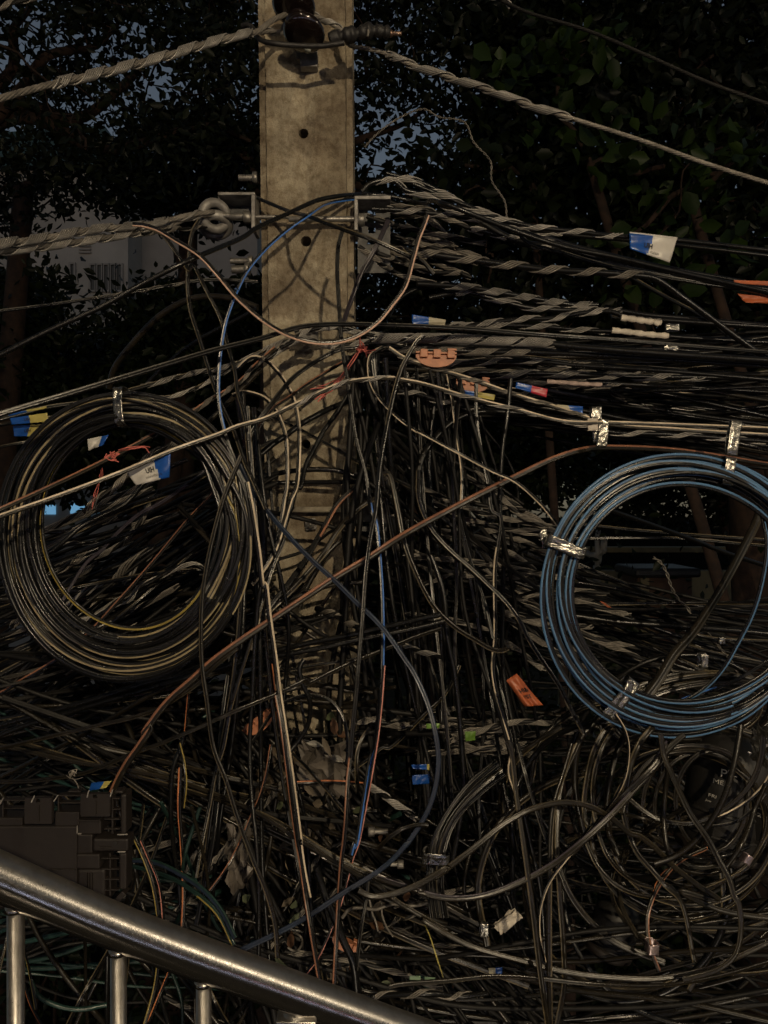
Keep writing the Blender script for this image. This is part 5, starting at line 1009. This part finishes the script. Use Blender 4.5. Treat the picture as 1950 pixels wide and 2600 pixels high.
# loops at lower right
made = []
for i in range(24):
    cx, cy, r0 = rnd.uniform(1480, 1900), rnd.uniform(1950, 2300), rnd.uniform(120, 330); a0, a1 = rnd.uniform(0, 6.28), rnd.uniform(2.0, 4.5); e = rnd.uniform(.7, 1.3)
    pts = [[cx+r0*math.cos(a0+a1*t)*(1+.08*math.sin(3*t)), cy+r0*e*math.sin(a0+a1*t)] for t in np.linspace(0, 1, 9)]; dd = [rnd.uniform(1.36, 1.7), rnd.uniform(1.36, 1.7)]
    cl, sf = parse_sf(rnd.choice(['kb', 'kb+kh', 'kb+tn', 'k', 'kb+tn'])); c = catmull(world(pts, dd, .03), .015)
    o = rebase(cable_mesh('slack_cable', c, rnd.uniform(11, 17)*1.5/F/2, 'f' if len(cl) > 1 else 'r', cl, 1, sf, None, .3)); made.append((fkey(c, 'U'), o)); fills += 1
rank(made, 'left', 'highest point', 'slack loops of dark cable at lower right', 'slack loops at the lower right')
print('cables traced', n_traced, 'fills', fills)
# everything behind that nobody could count: one object
acc = Acc()
def mass(cnt, A, B, sag, wig, ds, ws, mats, back=False):
    for _ in range(cnt):
        pts, dd = fill_curve(A, B, sag, wig, ds); c = catmull(world(pts, dd, .05), .03); c = clampd(c, back); w = rnd.uniform(*ws)*sum(dd)/2/F/2
        V_, Q_ = sweep(c, circ(w, 6)); acc.add(V_, Q_, rnd.choice(mats))
mass(70, ((930,840),(1000,1050)), ((1990,830),(1990,1200)), (-.01,.03), .005, (1.95,2.6), (6,11), [0,0,0,1])
mass(110, ((-40,1380),(-40,1900)), ((760,1080),(760,1600)), (-.02,.06), .03, (1.7,2.5), (6,13), [0], True)
mass(120, ((-40,1700),(-40,2500)), ((900,1500),(1100,2500)), (-.05,.06), .05, (1.6,2.5), (7,14), [0,0,0,0,2], True)
mass(12, ((450,1250),(620,1900)), ((900,1300),(960,1800)), (-.04,.08), .04, (1.52,1.62), (8,13), [0,0,1])
mass(80, ((200,1700),(900,1900)), ((500,2660),(1500,2660)), (-.05,.05), .05, (1.55,2.3), (7,14), [0,0,0,0,1])
mass(40, ((900,900),(1200,1010)), ((950,2660),(1500,2300)), (-.03,.03), .05, (1.7,2.4), (6,12), [0])
mass(30, ((900,1200),(950,1700)), ((1990,1540),(1990,1850)), (-.01,.06), .02, (1.9,2.6), (6,11), [0])
mass(60, ((900,1900),(950,2600)), ((1990,1900),(1990,2600)), (-.08,.08), .08, (1.7,2.4), (7,12), [0,0,1])
# loose steel grips within the mass
def gripmass(cnt, X, Y, ang, ds, L=(200, 430)):
    for _ in range(cnt):
        x, y = rnd.uniform(*X), rnd.uniform(*Y); a = math.radians(rnd.uniform(*ang)); l = rnd.uniform(*L); b = rnd.gauss(0, .08)*l
        pts = [[x, y], [x+l*.5*math.cos(a)-b*math.sin(a), y+l*.5*math.sin(a)+b*math.cos(a)], [x+l*math.cos(a), y+l*math.sin(a)]]; d = rnd.uniform(*ds); c = clampd(catmull(world(pts, [d], .01), .012))
        V_, Q_ = sweep(c, circ(11*d/F/2, 6)); acc.add(V_, Q_, 0); wrap(acc, c, 13*d/F/2, rnd.choice([4, 5, 6, 7]), 1.6*d/F, rnd.uniform(70, 140)*d/F, 3, rnd.random()*6, sides=4)
gripmass(14, (920, 1250), (1180, 1420), (5, 40), (1.55, 2.0))
gripmass(10, (1000, 1350), (1380, 1600), (5, 35), (1.6, 2.1))
gripmass(5, (20, 380), (1330, 1640), (-40, -8), (1.65, 2.1))
gripmass(14, (930, 1200), (1800, 1920), (-8, 12), (1.5, 1.9))
gripmass(12, (150, 600), (2150, 2560), (-50, 30), (1.45, 1.8))
gripmass(16, (960, 1400), (880, 1010), (-2, 12), (1.75, 2.1))
gripmass(16, (900, 1080), (500, 640), (10, 26), (1.74, 1.9), (90, 230))
gripmass(10, (600, 1000), (2230, 2560), (-60, 40), (1.5, 1.7))
gripmass(14, (0, 160), (1580, 1760), (-40, -8), (1.6, 2.0))
o = acc.obj('tangled_wires', [CM['gr'], CM['kb'], CM['gn'], STEELD]); rebase(o); props(o, 'dense dark mass of cables and steel grips behind the countable ones', None, None, 'stuff')
# torn plastic and dry leaf litter in the tangle
PL = mat('dusty_torn_plastic', (.16,.14,.12), .25, 0, .4, 20, .6, alpha=1)
def scrap(name, px, py, w, h, d, m, label, seed, cat):
    r_ = random.Random(seed); bm = bmesh.new(); k = d/F; g = 8; vs = [[None]*(g+1) for _ in range(g+1)]
    for i in range(g+1):
        for j in range(g+1):
            e = 1+.25*r_.uniform(-1, 1)*((i in (0, g)) or (j in (0, g))); x = (i/g-.5)*w*e; y = (j/g-.5)*h*e
            vs[i][j] = bm.verts.new(P(px+x+r_.uniform(-4, 4), py+y+r_.uniform(-4, 4), d)+np.array([0, r_.uniform(-1, 1)*.016, 0]))
    for i in range(g):
        for j in range(g): bm.faces.new((vs[i][j], vs[i][j+1], vs[i+1][j+1], vs[i+1][j]))
    o = rebase(bmobj(name, bm, m)); s = o.modifiers.new('thickness', 'SOLIDIFY'); s.thickness = .0006; props(o, label, cat)
scrap('plastic_scrap', 820, 1950, 120, 130, 1.50, PL, 'crumpled grey plastic scrap at the pole foot', 3, 'plastic scrap')
scrap('plastic_scrap', 700, 1960, 90, 110, 1.54, mat('dusty_brown_plastic', (.13,.10,.07), .3, 0, .4, 20, .5), 'crumpled brown plastic scrap left of the grey one at the pole foot', 4, 'plastic scrap')
scrap('plastic_scrap', 1930, 1890, 40, 100, 1.40, FOIL, 'twisted silver foil strip at the right edge under the blue coil', 5, 'foil strip')
scrap('plastic_scrap', 780, 2090, 120, 100, 1.55, MATS['dusty_torn_plastic'], 'lower folded grey plastic scrap in the pole foot litter', 8, 'plastic scrap')
scrap('plastic_scrap', 605, 2180, 60, 150, 1.5, PL, 'grey angular plastic scrap between the hanging cables left of the pole foot', 9, 'plastic scrap')
LF = [mat('dry_leaf_brown', (.10,.045,.02), .75, 0, .4, 40), mat('dry_leaf_green', (.10,.12,.06), .7, 0, .4, 40), mat('dry_leaf_tan', (.12,.095,.065), .75, 0, .4, 40)]
def leafV(c, L, Wd, T, Nn):
    T = T/np.linalg.norm(T); B = np.cross(T, Nn); B /= np.linalg.norm(B)+1e-9; Z = np.cross(B, T); o = []
    for (u, w_, z) in ((0, 0, 0), (.28, .42, .10), (.62, .40, .08), (1, 0, -.06), (.62, -.40, .08), (.28, -.42, .10), (.3, 0, 0), (.65, 0, 0)): o.append(c+T*(u-.5)*L+B*w_*Wd+Z*z*Wd)
    return o, [[0, 6, 1], [6, 7, 2, 1], [7, 3, 2], [0, 5, 6], [6, 5, 4, 7], [7, 4, 3]]
leafs = {}
places = [(610+rnd.random()*430, 2250+rnd.random()*260) for _ in range(24)]+[(640+rnd.random()*330, 1800+rnd.random()*360) for _ in range(16)]
for i, (px, py) in enumerate(places):
    v, f = leafV(P(px, py, rnd.uniform(1.42, 1.56)), rnd.uniform(.02, .045), rnd.uniform(.012, .022), nr.normal(size=3), np.array([rnd.gauss(0, .5), -1, rnd.gauss(.4, .5)]))
    o = rebase(meshobj('dry_leaf', np.array(v), f, LF[i % 3], None, False)); k_ = ('brown', 'greenish', 'tan')[i % 3]
    leafs.setdefault((k_, 'behind the handrail' if i < 24 else 'at the pole foot'), []).append((px, o))
for (k_, wh_), ls_ in leafs.items():
    ls_.sort(key=lambda t: t[0])
    for q, (_, o) in enumerate(ls_): props(o, f'{ORD[q]} from the left of the {k_} dry leaves {wh_}', 'leaf', f'{k_} dry leaves caught {wh_}')

# ================================================================ GROUND, BUILDING, TREES
GR = mat('ground_soil', (.013,.012,.009), 1.0, 0, .5, 1.2, .5, bscale=40, spec=0)
bm = bmesh.new(); q = [bm.verts.new(v) for v in ((-400, -60, 0), (400, -60, 0), (400, 900, 0), (-400, 900, 0))]; bm.faces.new(q); o = bmobj('ground', bm, GR); props(o, kind='structure')
PV_ = mat('pavement_slab', (.07,.062,.045), 1.0, 0, .3, 2.5, .4, bscale=60, spec=0)
bm = bmesh.new(); bbox(bm, (6, 24, .02), (30, 16, .04)); o = bmobj('pavement', bm, PV_); props(o, kind='structure')
# pale building at the left, behind the trees
WALL = mat('pale_render', (.42,.40,.375), .85, 0, .2, .8, .3, bscale=30); WALD = mat('shaded_render', (.34,.325,.31), .85, 0, .2, .8, .3, bscale=30)  # second wall colour is the pale render with shade put in
ROOF = mat('teal_roof_sheet', (.02,.075,.085), .5, 0, .3, 1.0, .2); GLS = mat('dark_glass', (.05,.05,.048), .3, 0)
bd = empty('building', (-9, 26, 0), 'pale windowed building with teal roof behind the trees at the left', 'building')
def wx(px, y): return (px-975)/F*y
def wz(py, y): return CZ-(py-1300)/F*y
YB = 26.0
bm = bmesh.new(); x0, x1 = wx(-500, YB), wx(325, YB)
bbox(bm, ((x0+x1)/2, YB+4, wz(420, YB)/2), (x1-x0, 8, wz(420, YB))); bmobj('main_wall', bm, WALL, bd)
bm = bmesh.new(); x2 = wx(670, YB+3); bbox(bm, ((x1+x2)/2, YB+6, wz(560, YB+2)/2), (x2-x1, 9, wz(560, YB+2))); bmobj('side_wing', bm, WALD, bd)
bm = bmesh.new(); vs = []
for (px, py, y) in ((-500, 370, YB-.4), (265, 318, YB-.4), (300, 418, YB-.4), (-500, 425, YB-.4)): vs.append((wx(px, y), wz(py, y)))
fr_ = [bm.verts.new((x, YB-.4, z)) for x, z in vs]; bk = [bm.verts.new((x, YB+8.4, z)) for x, z in vs]; bm.faces.new(fr_); bm.faces.new(bk[::-1])
for i in range(4): bm.faces.new((fr_[i], bk[i], bk[(i+1) % 4], fr_[(i+1) % 4]))
bmesh.ops.recalc_face_normals(bm, faces=bm.faces[:]); bmobj('roof', bm, ROOF, bd)
def win(px0, py0, px1, py1):
    a, b = wx(px0, YB), wx(px1, YB); c_, d_ = wz(py0, YB), wz(py1, YB); e = bmesh.new()
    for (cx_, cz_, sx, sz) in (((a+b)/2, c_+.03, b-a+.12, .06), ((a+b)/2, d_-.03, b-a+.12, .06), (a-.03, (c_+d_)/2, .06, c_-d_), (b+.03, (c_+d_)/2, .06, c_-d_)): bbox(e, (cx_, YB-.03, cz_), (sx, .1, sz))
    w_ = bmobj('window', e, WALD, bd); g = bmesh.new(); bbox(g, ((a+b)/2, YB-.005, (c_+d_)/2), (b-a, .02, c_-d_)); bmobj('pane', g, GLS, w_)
for x in (237, 254, 271, 288, 304): win(x-5, 674, x+5, 738)
win(181, 672, 189, 740); 
bm = bmesh.new()
for y in (626, 634, 642): bbox(bm, (wx(217, YB), YB-.04, wz(y, YB)), (wx(232, YB)-wx(202, YB), .08, .05))
bmobj('louvre_vent', bm, WALD, bd)
GLOWP = mat('bright_patch_glow', (.1,.2,.3), .3, emit=((.20,.50,.80), .55))  # glowing panels added for small bright patches of unknown source
for (x0_, y0_, x1_, y1_) in ((96, 1282, 142, 1306), (180, 1278, 236, 1304), (243, 1282, 262, 1302), (316, 1286, 336, 1300)):
    g = bmesh.new(); bbox(g, ((wx(x0_, YB)+wx(x1_, YB))/2, YB-.03, (wz(y0_, YB)+wz(y1_, YB))/2), (wx(x1_, YB)-wx(x0_, YB), .05, wz(y0_, YB)-wz(y1_, YB))); bmobj('bright_patch', g, GLOWP, bd)
for y in (760, 860, 980): 
    for x in (40, 130, 240): win(x, y, x+40, y+55)
# low beige wall and pale garden statue, dim, beyond the blue coil
wl = mat('beige_render', (.26,.215,.12), .85, 0, .25, 1.5, .3)
bm = bmesh.new(); YW = 17.; bbox(bm, (wx(1730, YW), YW, wz(1475, YW)/2+wz(1560, YW)/2), (wx(2100, YW)-wx(1480, YW), .3, wz(1400, YW)-wz(1540, YW)), bev=.03); bbox(bm, (wx(1760, YW), YW, wz(1395, YW)), (wx(2100, YW)-wx(1470, YW), .42, .12), bev=.02)
bbox(bm, (wx(1730, YW), YW+.02, wz(1540, YW)/2), (wx(2100, YW)-wx(1480, YW), .25, wz(1540, YW)))
o = rebase(bmobj('boundary_wall', bm, wl)); props(o, 'low beige garden wall seen dimly through the blue coil', 'wall')
wt = mat('white_render', (.45,.43,.38), .8, 0, .2, 2, .2)
st = empty('garden_arch', (wx(1500, 15), 15, 0), 'pale garden trellis seen dimly through the left of the blue coil', 'trellis'); r_ = random.Random(4); a = Acc()
for (p_) in ('M 360,290 350,370 355,450 350,560', 'M 400,330 395,400 380,470 330,520', 'M 250,440 300,480 370,460 400,380', 'M 270,470 330,490 390,440', 'M 340,440 370,500 360,540', 'M 410,360 405,440 400,460'):
    c = catmull(world(fpts(p_), [15], .1), .1); Vv, Qq = sweep(c, circ(.05, 6)); a.add(Vv, Qq)
a.obj('trellis_bars', [wt], st); bm = bmesh.new(); bbox(bm, (wx(1515, 15), 15, wz(1436, 15)/2), (.12, .12, wz(1436, 15)), bev=.01); bmobj('trellis_post', bm, wt, st)
gh = empty('guard_booth', (wx(1680, 14), 14, 0), 'small dark booth with pale door seen through the blue coil', 'booth')
bm = bmesh.new(); bbox(bm, (wx(1665, 14), 14, wz(1460, 14)/2), (wx(1735, 14)-wx(1600, 14), .9, wz(1460, 14)), bev=.02); bmobj('booth_body', bm, mat('booth_brown', (.10,.05,.025), .7, 0, .3, 3, .2), gh)
bm = bmesh.new(); bbox(bm, (wx(1638, 13.5), 13.53, wz(1468, 13.5)/2), (wx(1650, 13.5)-wx(1628, 13.5), .04, wz(1468, 13.5))); bmobj('door', bm, wl, gh)
bm = bmesh.new(); bbox(bm, (wx(1665, 14), 14, wz(1448, 14)), (wx(1750, 14)-wx(1590, 14), 1.3, .16), bev=.05); bmobj('roof', bm, CLO2, gh)

BARK = mat('tree_bark', (.05,.027,.016), .9, 0, .5, 14, .8, (.02,.012,.008), bscale=40)
def leafmat(name, c1, c2, rough=.45):
    m = bpy.data.materials.new(name); m.use_nodes = True; t = m.node_tree; b = t.nodes['Principled BSDF']; b.inputs['Roughness'].default_value = rough; b.inputs['Specular IOR Level'].default_value = .2
    g = t.nodes.new('ShaderNodeNewGeometry'); r = t.nodes.new('ShaderNodeValToRGB'); r.color_ramp.elements[0].color = (*c1, 1); r.color_ramp.elements[1].color = (*c2, 1)
    t.links.new(g.outputs['Random Per Island'], r.inputs['Fac']); t.links.new(r.outputs['Color'], b.inputs['Base Color'])
    b.inputs['Transmission Weight'].default_value = 0; return m
LFD = leafmat('dark_foliage', (.004,.0065,.0035), (.016,.021,.009)); LFG = leafmat('lit_foliage', (.010,.020,.004), (.028,.050,.010)); LFO = leafmat('olive_foliage', (.006,.010,.004), (.018,.026,.008))  # lit foliage has lamplight put into a lighter leaf colour
def leaves(cent, size, mat_, name, parent, asp=.46, up=.0):
    """one mesh of many small folded leaves at the given centres"""
    n = len(cent); T = nr.normal(size=(n, 3)); T[:, 2] = T[:, 2]*.6-.55; T /= np.linalg.norm(T, axis=1)[:, None]; Nn = nr.normal(size=(n, 3)); Nn[:, 2] += .5
    B = np.cross(T, Nn); B /= np.linalg.norm(B, axis=1)[:, None]; Z = np.cross(B, T); L = size*nr.uniform(.65, 1.3, n)[:, None]; Wd = L*asp
    sh = [(-.5, 0, 0), (-.15, .5, .16), (.2, .42, .13), (.5, 0, -.12), (.2, -.42, .13), (-.15, -.5, .16)]
    V_ = np.stack([cent+T*L*u+B*Wd*w_+Z*Wd*z for u, w_, z in sh], 1).reshape(-1, 3); i = np.arange(n)[:, None]*6
    Q_ = np.concatenate([i+np.array([[0, 3, 2, 1]]), i+np.array([[0, 5, 4, 3]])], 0)
    return meshobj(name, V_, Q_, mat_, parent, False)
def branch(acc, p0, p1, r0, r1, wig=.06):
    p0, p1 = np.array(p0, float), np.array(p1, float); L = np.linalg.norm(p1-p0); n = 5; pts = [p0+(p1-p0)*i/n+nr.normal(size=3)*wig*L*(0 < i < n) for i in range(n+1)]
    c = catmull(pts, .12); Vv, Qq = sweep(c, circ(1, 9), None, np.linspace(r0, r1, len(c))); acc.add(Vv, Qq)
    return c
def in_hole(px, py, holes):
    return any(((px-a)/r)**2+((py-b)/(r*e))**2 < 1 for a, b, r, e in holes)
def tree(name, label, base, limbs, region, dr, n_cl, leaf, mat_, holes=(), per=46, cr=.22, group=None, asp=.46, trunk_r=.16):
    """region: photo px box (x0,y0,x1,y1) the crown fills; clumps of leaves are spread through depth dr"""
    root = empty(name, (base[0], base[1], 0), label, 'tree', group); acc = Acc(); top = P(*limbs[0]) if limbs else np.array(base)
    tr = catmull([np.array([base[0], base[1], -.2]), np.array([base[0]*.9+top[0]*.1, base[1], top[2]*.5]), top], .3)
    Vv, Qq = sweep(tr, circ(1, 14), None, np.linspace(trunk_r*1.3, trunk_r*.7, len(tr))); acc.add(Vv, Qq)
    for l_ in limbs[1:]: branch(acc, top, P(*l_), trunk_r*.45, .015)
    cen = []; tries = 0
    while len(cen) < n_cl and tries < n_cl*12:
        tries += 1; px, py = rnd.uniform(region[0], region[2]), rnd.uniform(region[1], region[3])
        ex = abs((px-(region[0]+region[2])/2)/((region[2]-region[0])/2)); ey = (py-(region[1]+region[3])/2)/((region[3]-region[1])/2)
        if ex**4+max(0, ey)**4 > .55+.45*rnd.random(): continue
        if in_hole(px, py, holes): continue
        cen.append(P(px, py, rnd.uniform(*dr)))
    cen = np.array(cen); k = rnd.random
    for q in cen[::9]: 
        s = cen[rnd.randrange(len(cen))]; s = q+(s-q)*min(1, .9/np.linalg.norm(s-q+1e-6)); branch(acc, q, s, .012, .004)
    acc.obj('trunk', [BARK], root)
    n = len(cen)*per; ctr_ = np.repeat(cen, per, 0); off = nr.normal(size=(n, 3))*np.array([cr, cr, cr*.55])
    leaves(ctr_+off, leaf, mat_, 'crown', root, asp)
H_UL = [(40, 190, 55, 1.6), (130, 110, 42, 1.4), (400, 235, 60, .8), (470, 250, 45, .9), (150, 300, 46, .6), (240, 300, 50, .55), (330, 262, 40, .7), (20, 320, 30, .9)]
H_C = [(940, 290, 50, 1.1), (1010, 330, 60, 1.0), (1120, 385, 45, 1.0), (1180, 340, 36, .8), (1250, 300, 36, 1.0), (1370, 90, 52, .7), (1430, 75, 36, .6), (900, 30, 28, 1.6), (1130, 430, 30, .8), (930, 400, 30, 1.2), (1510, 60, 22, 1)]
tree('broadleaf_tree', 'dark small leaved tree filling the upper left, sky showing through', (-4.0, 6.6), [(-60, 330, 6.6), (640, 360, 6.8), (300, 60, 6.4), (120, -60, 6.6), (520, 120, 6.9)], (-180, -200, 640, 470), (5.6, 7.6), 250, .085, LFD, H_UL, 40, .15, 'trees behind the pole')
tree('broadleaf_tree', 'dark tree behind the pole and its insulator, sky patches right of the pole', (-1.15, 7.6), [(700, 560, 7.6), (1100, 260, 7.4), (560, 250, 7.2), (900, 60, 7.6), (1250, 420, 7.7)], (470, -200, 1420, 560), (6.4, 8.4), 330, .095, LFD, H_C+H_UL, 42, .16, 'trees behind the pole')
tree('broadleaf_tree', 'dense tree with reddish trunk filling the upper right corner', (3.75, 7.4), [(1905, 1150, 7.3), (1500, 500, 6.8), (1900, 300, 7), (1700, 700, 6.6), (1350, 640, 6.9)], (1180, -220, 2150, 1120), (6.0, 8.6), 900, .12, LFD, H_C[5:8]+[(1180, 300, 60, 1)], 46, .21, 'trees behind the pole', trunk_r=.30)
tree('leafy_tree', 'dark leafy tree covering the upper part of the pale building', (-4.6, 9), [(60, 480, 9), (200, 430, 9)], (-160, 400, 330, 600), (8.4, 9.8), 42, .11, LFD, [(240, 600, 90, .5)], 40, .2)
tree('leafy_tree', 'dark tree between the pale building and the pole top', (-2.6, 9.8), [(480, 520, 9.8), (560, 420, 9.6)], (300, 330, 690, 560), (9.2, 10.6), 110, .13, LFD, [(430, 470, 34, .7)], 42, .24)
tree('leafy_tree', 'dark tree low behind the upper right wire bundle', (.5, 10), [(1050, 700, 10), (1000, 600, 9.8)], (860, 560, 1300, 960), (9.2, 10.6), 150, .13, LFD, [], 42, .25)
tree('leafy_tree', 'lower dark tree in front of the pale building left of the pole', (-3.0, 9.5), [(500, 760, 9.5), (420, 600, 9.3), (620, 700, 9.3)], (330, 740, 700, 1000), (8.6, 10.4), 110, .14, LFO, [(430, 690, 60, 1), (500, 640, 50, 1)], 44, .25)
tree('leafy_tree', 'dark bush like tree at the left edge under the pale building', (-5.2, 10), [(20, 800, 10), (150, 900, 10)], (-150, 700, 150, 1060), (9, 11), 110, .14, LFO, [(190, 690, 50, 1)], 44, .25)
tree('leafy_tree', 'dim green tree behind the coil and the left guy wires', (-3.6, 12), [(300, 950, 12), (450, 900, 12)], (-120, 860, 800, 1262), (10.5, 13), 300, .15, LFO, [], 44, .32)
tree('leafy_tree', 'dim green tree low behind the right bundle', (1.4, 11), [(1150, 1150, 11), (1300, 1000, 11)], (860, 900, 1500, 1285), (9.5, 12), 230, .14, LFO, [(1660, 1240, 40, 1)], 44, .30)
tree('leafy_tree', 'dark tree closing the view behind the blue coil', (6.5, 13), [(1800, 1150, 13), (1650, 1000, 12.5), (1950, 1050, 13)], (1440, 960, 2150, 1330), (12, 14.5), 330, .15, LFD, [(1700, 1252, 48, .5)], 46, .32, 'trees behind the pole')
tree('leafy_tree', 'leafy green branch with painted lamplight at the upper right', (2.9, 5.6), [(1500, 420, 5.7), (1420, 170, 5.7), (1850, 420, 5.5)], (1290, 90, 1620, 330), (5.3, 5.9), 16, .15, LFG, [], 9, .16, asp=.6, trunk_r=.05)
tree('leafy_tree', 'broad leaved branch with painted lamplight under the right guy wire', (3.4, 5.4), [(1750, 480, 5.5), (1880, 420, 5.3), (1600, 600, 5.4)], (1560, 340, 1980, 760), (5.1, 5.8), 26, .16, LFG, [], 9, .20, asp=.62, trunk_r=.05)
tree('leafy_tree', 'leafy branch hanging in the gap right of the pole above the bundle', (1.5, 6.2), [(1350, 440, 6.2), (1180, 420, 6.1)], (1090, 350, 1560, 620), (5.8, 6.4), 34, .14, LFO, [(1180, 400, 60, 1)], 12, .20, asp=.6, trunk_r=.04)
for i, (x, y, lab) in enumerate([(-9, 20, 'distant dark tree at the far left behind the building'), (3.5, 22, 'distant dark tree seen dimly right of the pole'), (14, 23, 'distant dark tree at the far right'), (-3.5, 23, 'distant dark tree behind the left bundle')]):
    a_ = x/y*F+975; tree('distant_tree', lab, (x, y), [(a_, 1150, y), (a_-80, 950, y), (a_+90, 900, y)], (a_-330, 850, a_+330, 1262), (y-1.5, y+1.5), 150, .30, LFD, [], 40, .6, 'distant trees')
# shrubs on the ground below the bridge
def shrub(lab, px, d, w, h, n, m_):
    x = (px-975)/F*d; root = empty('shrub', (x, d, 0), lab, 'shrub', 'shrubs on the ground'); cen = np.stack([nr.normal(x, w*.5, n), nr.normal(d, w*.3, n), abs(nr.normal(h*.6, h*.35, n))], 1)
    leaves(cen, .14, m_, 'foliage', root); a = Acc()
    for _ in range(7): branch(a, (x+rnd.gauss(0, .1), d, 0), (x+rnd.gauss(0, w*.3), d+rnd.gauss(0, .2), h*.8), .02, .006)
    a.obj('stems', [BARK], root)
for i, (px, d, w, h, lab) in enumerate([(150, 9, 3, 4.6, 'tall dim shrub below the left of the photo'), (600, 8, 2.2, 4.2, 'dim shrub low behind the pole foot at the left'), (1150, 8, 2.4, 4.3, 'dim green shrub glimpsed right of the pole foot'), (1400, 10, 2.0, 4.4, 'dim shrub glimpsed low between the pole and the loops'), (1850, 9, 2.5, 3.0, 'dim shrub behind the loops at the lower right'), (1500, 13, 2.5, 4.0, 'dim shrub before the beige wall')]):
    shrub(lab, px, d, w, h, 2600, LFO)
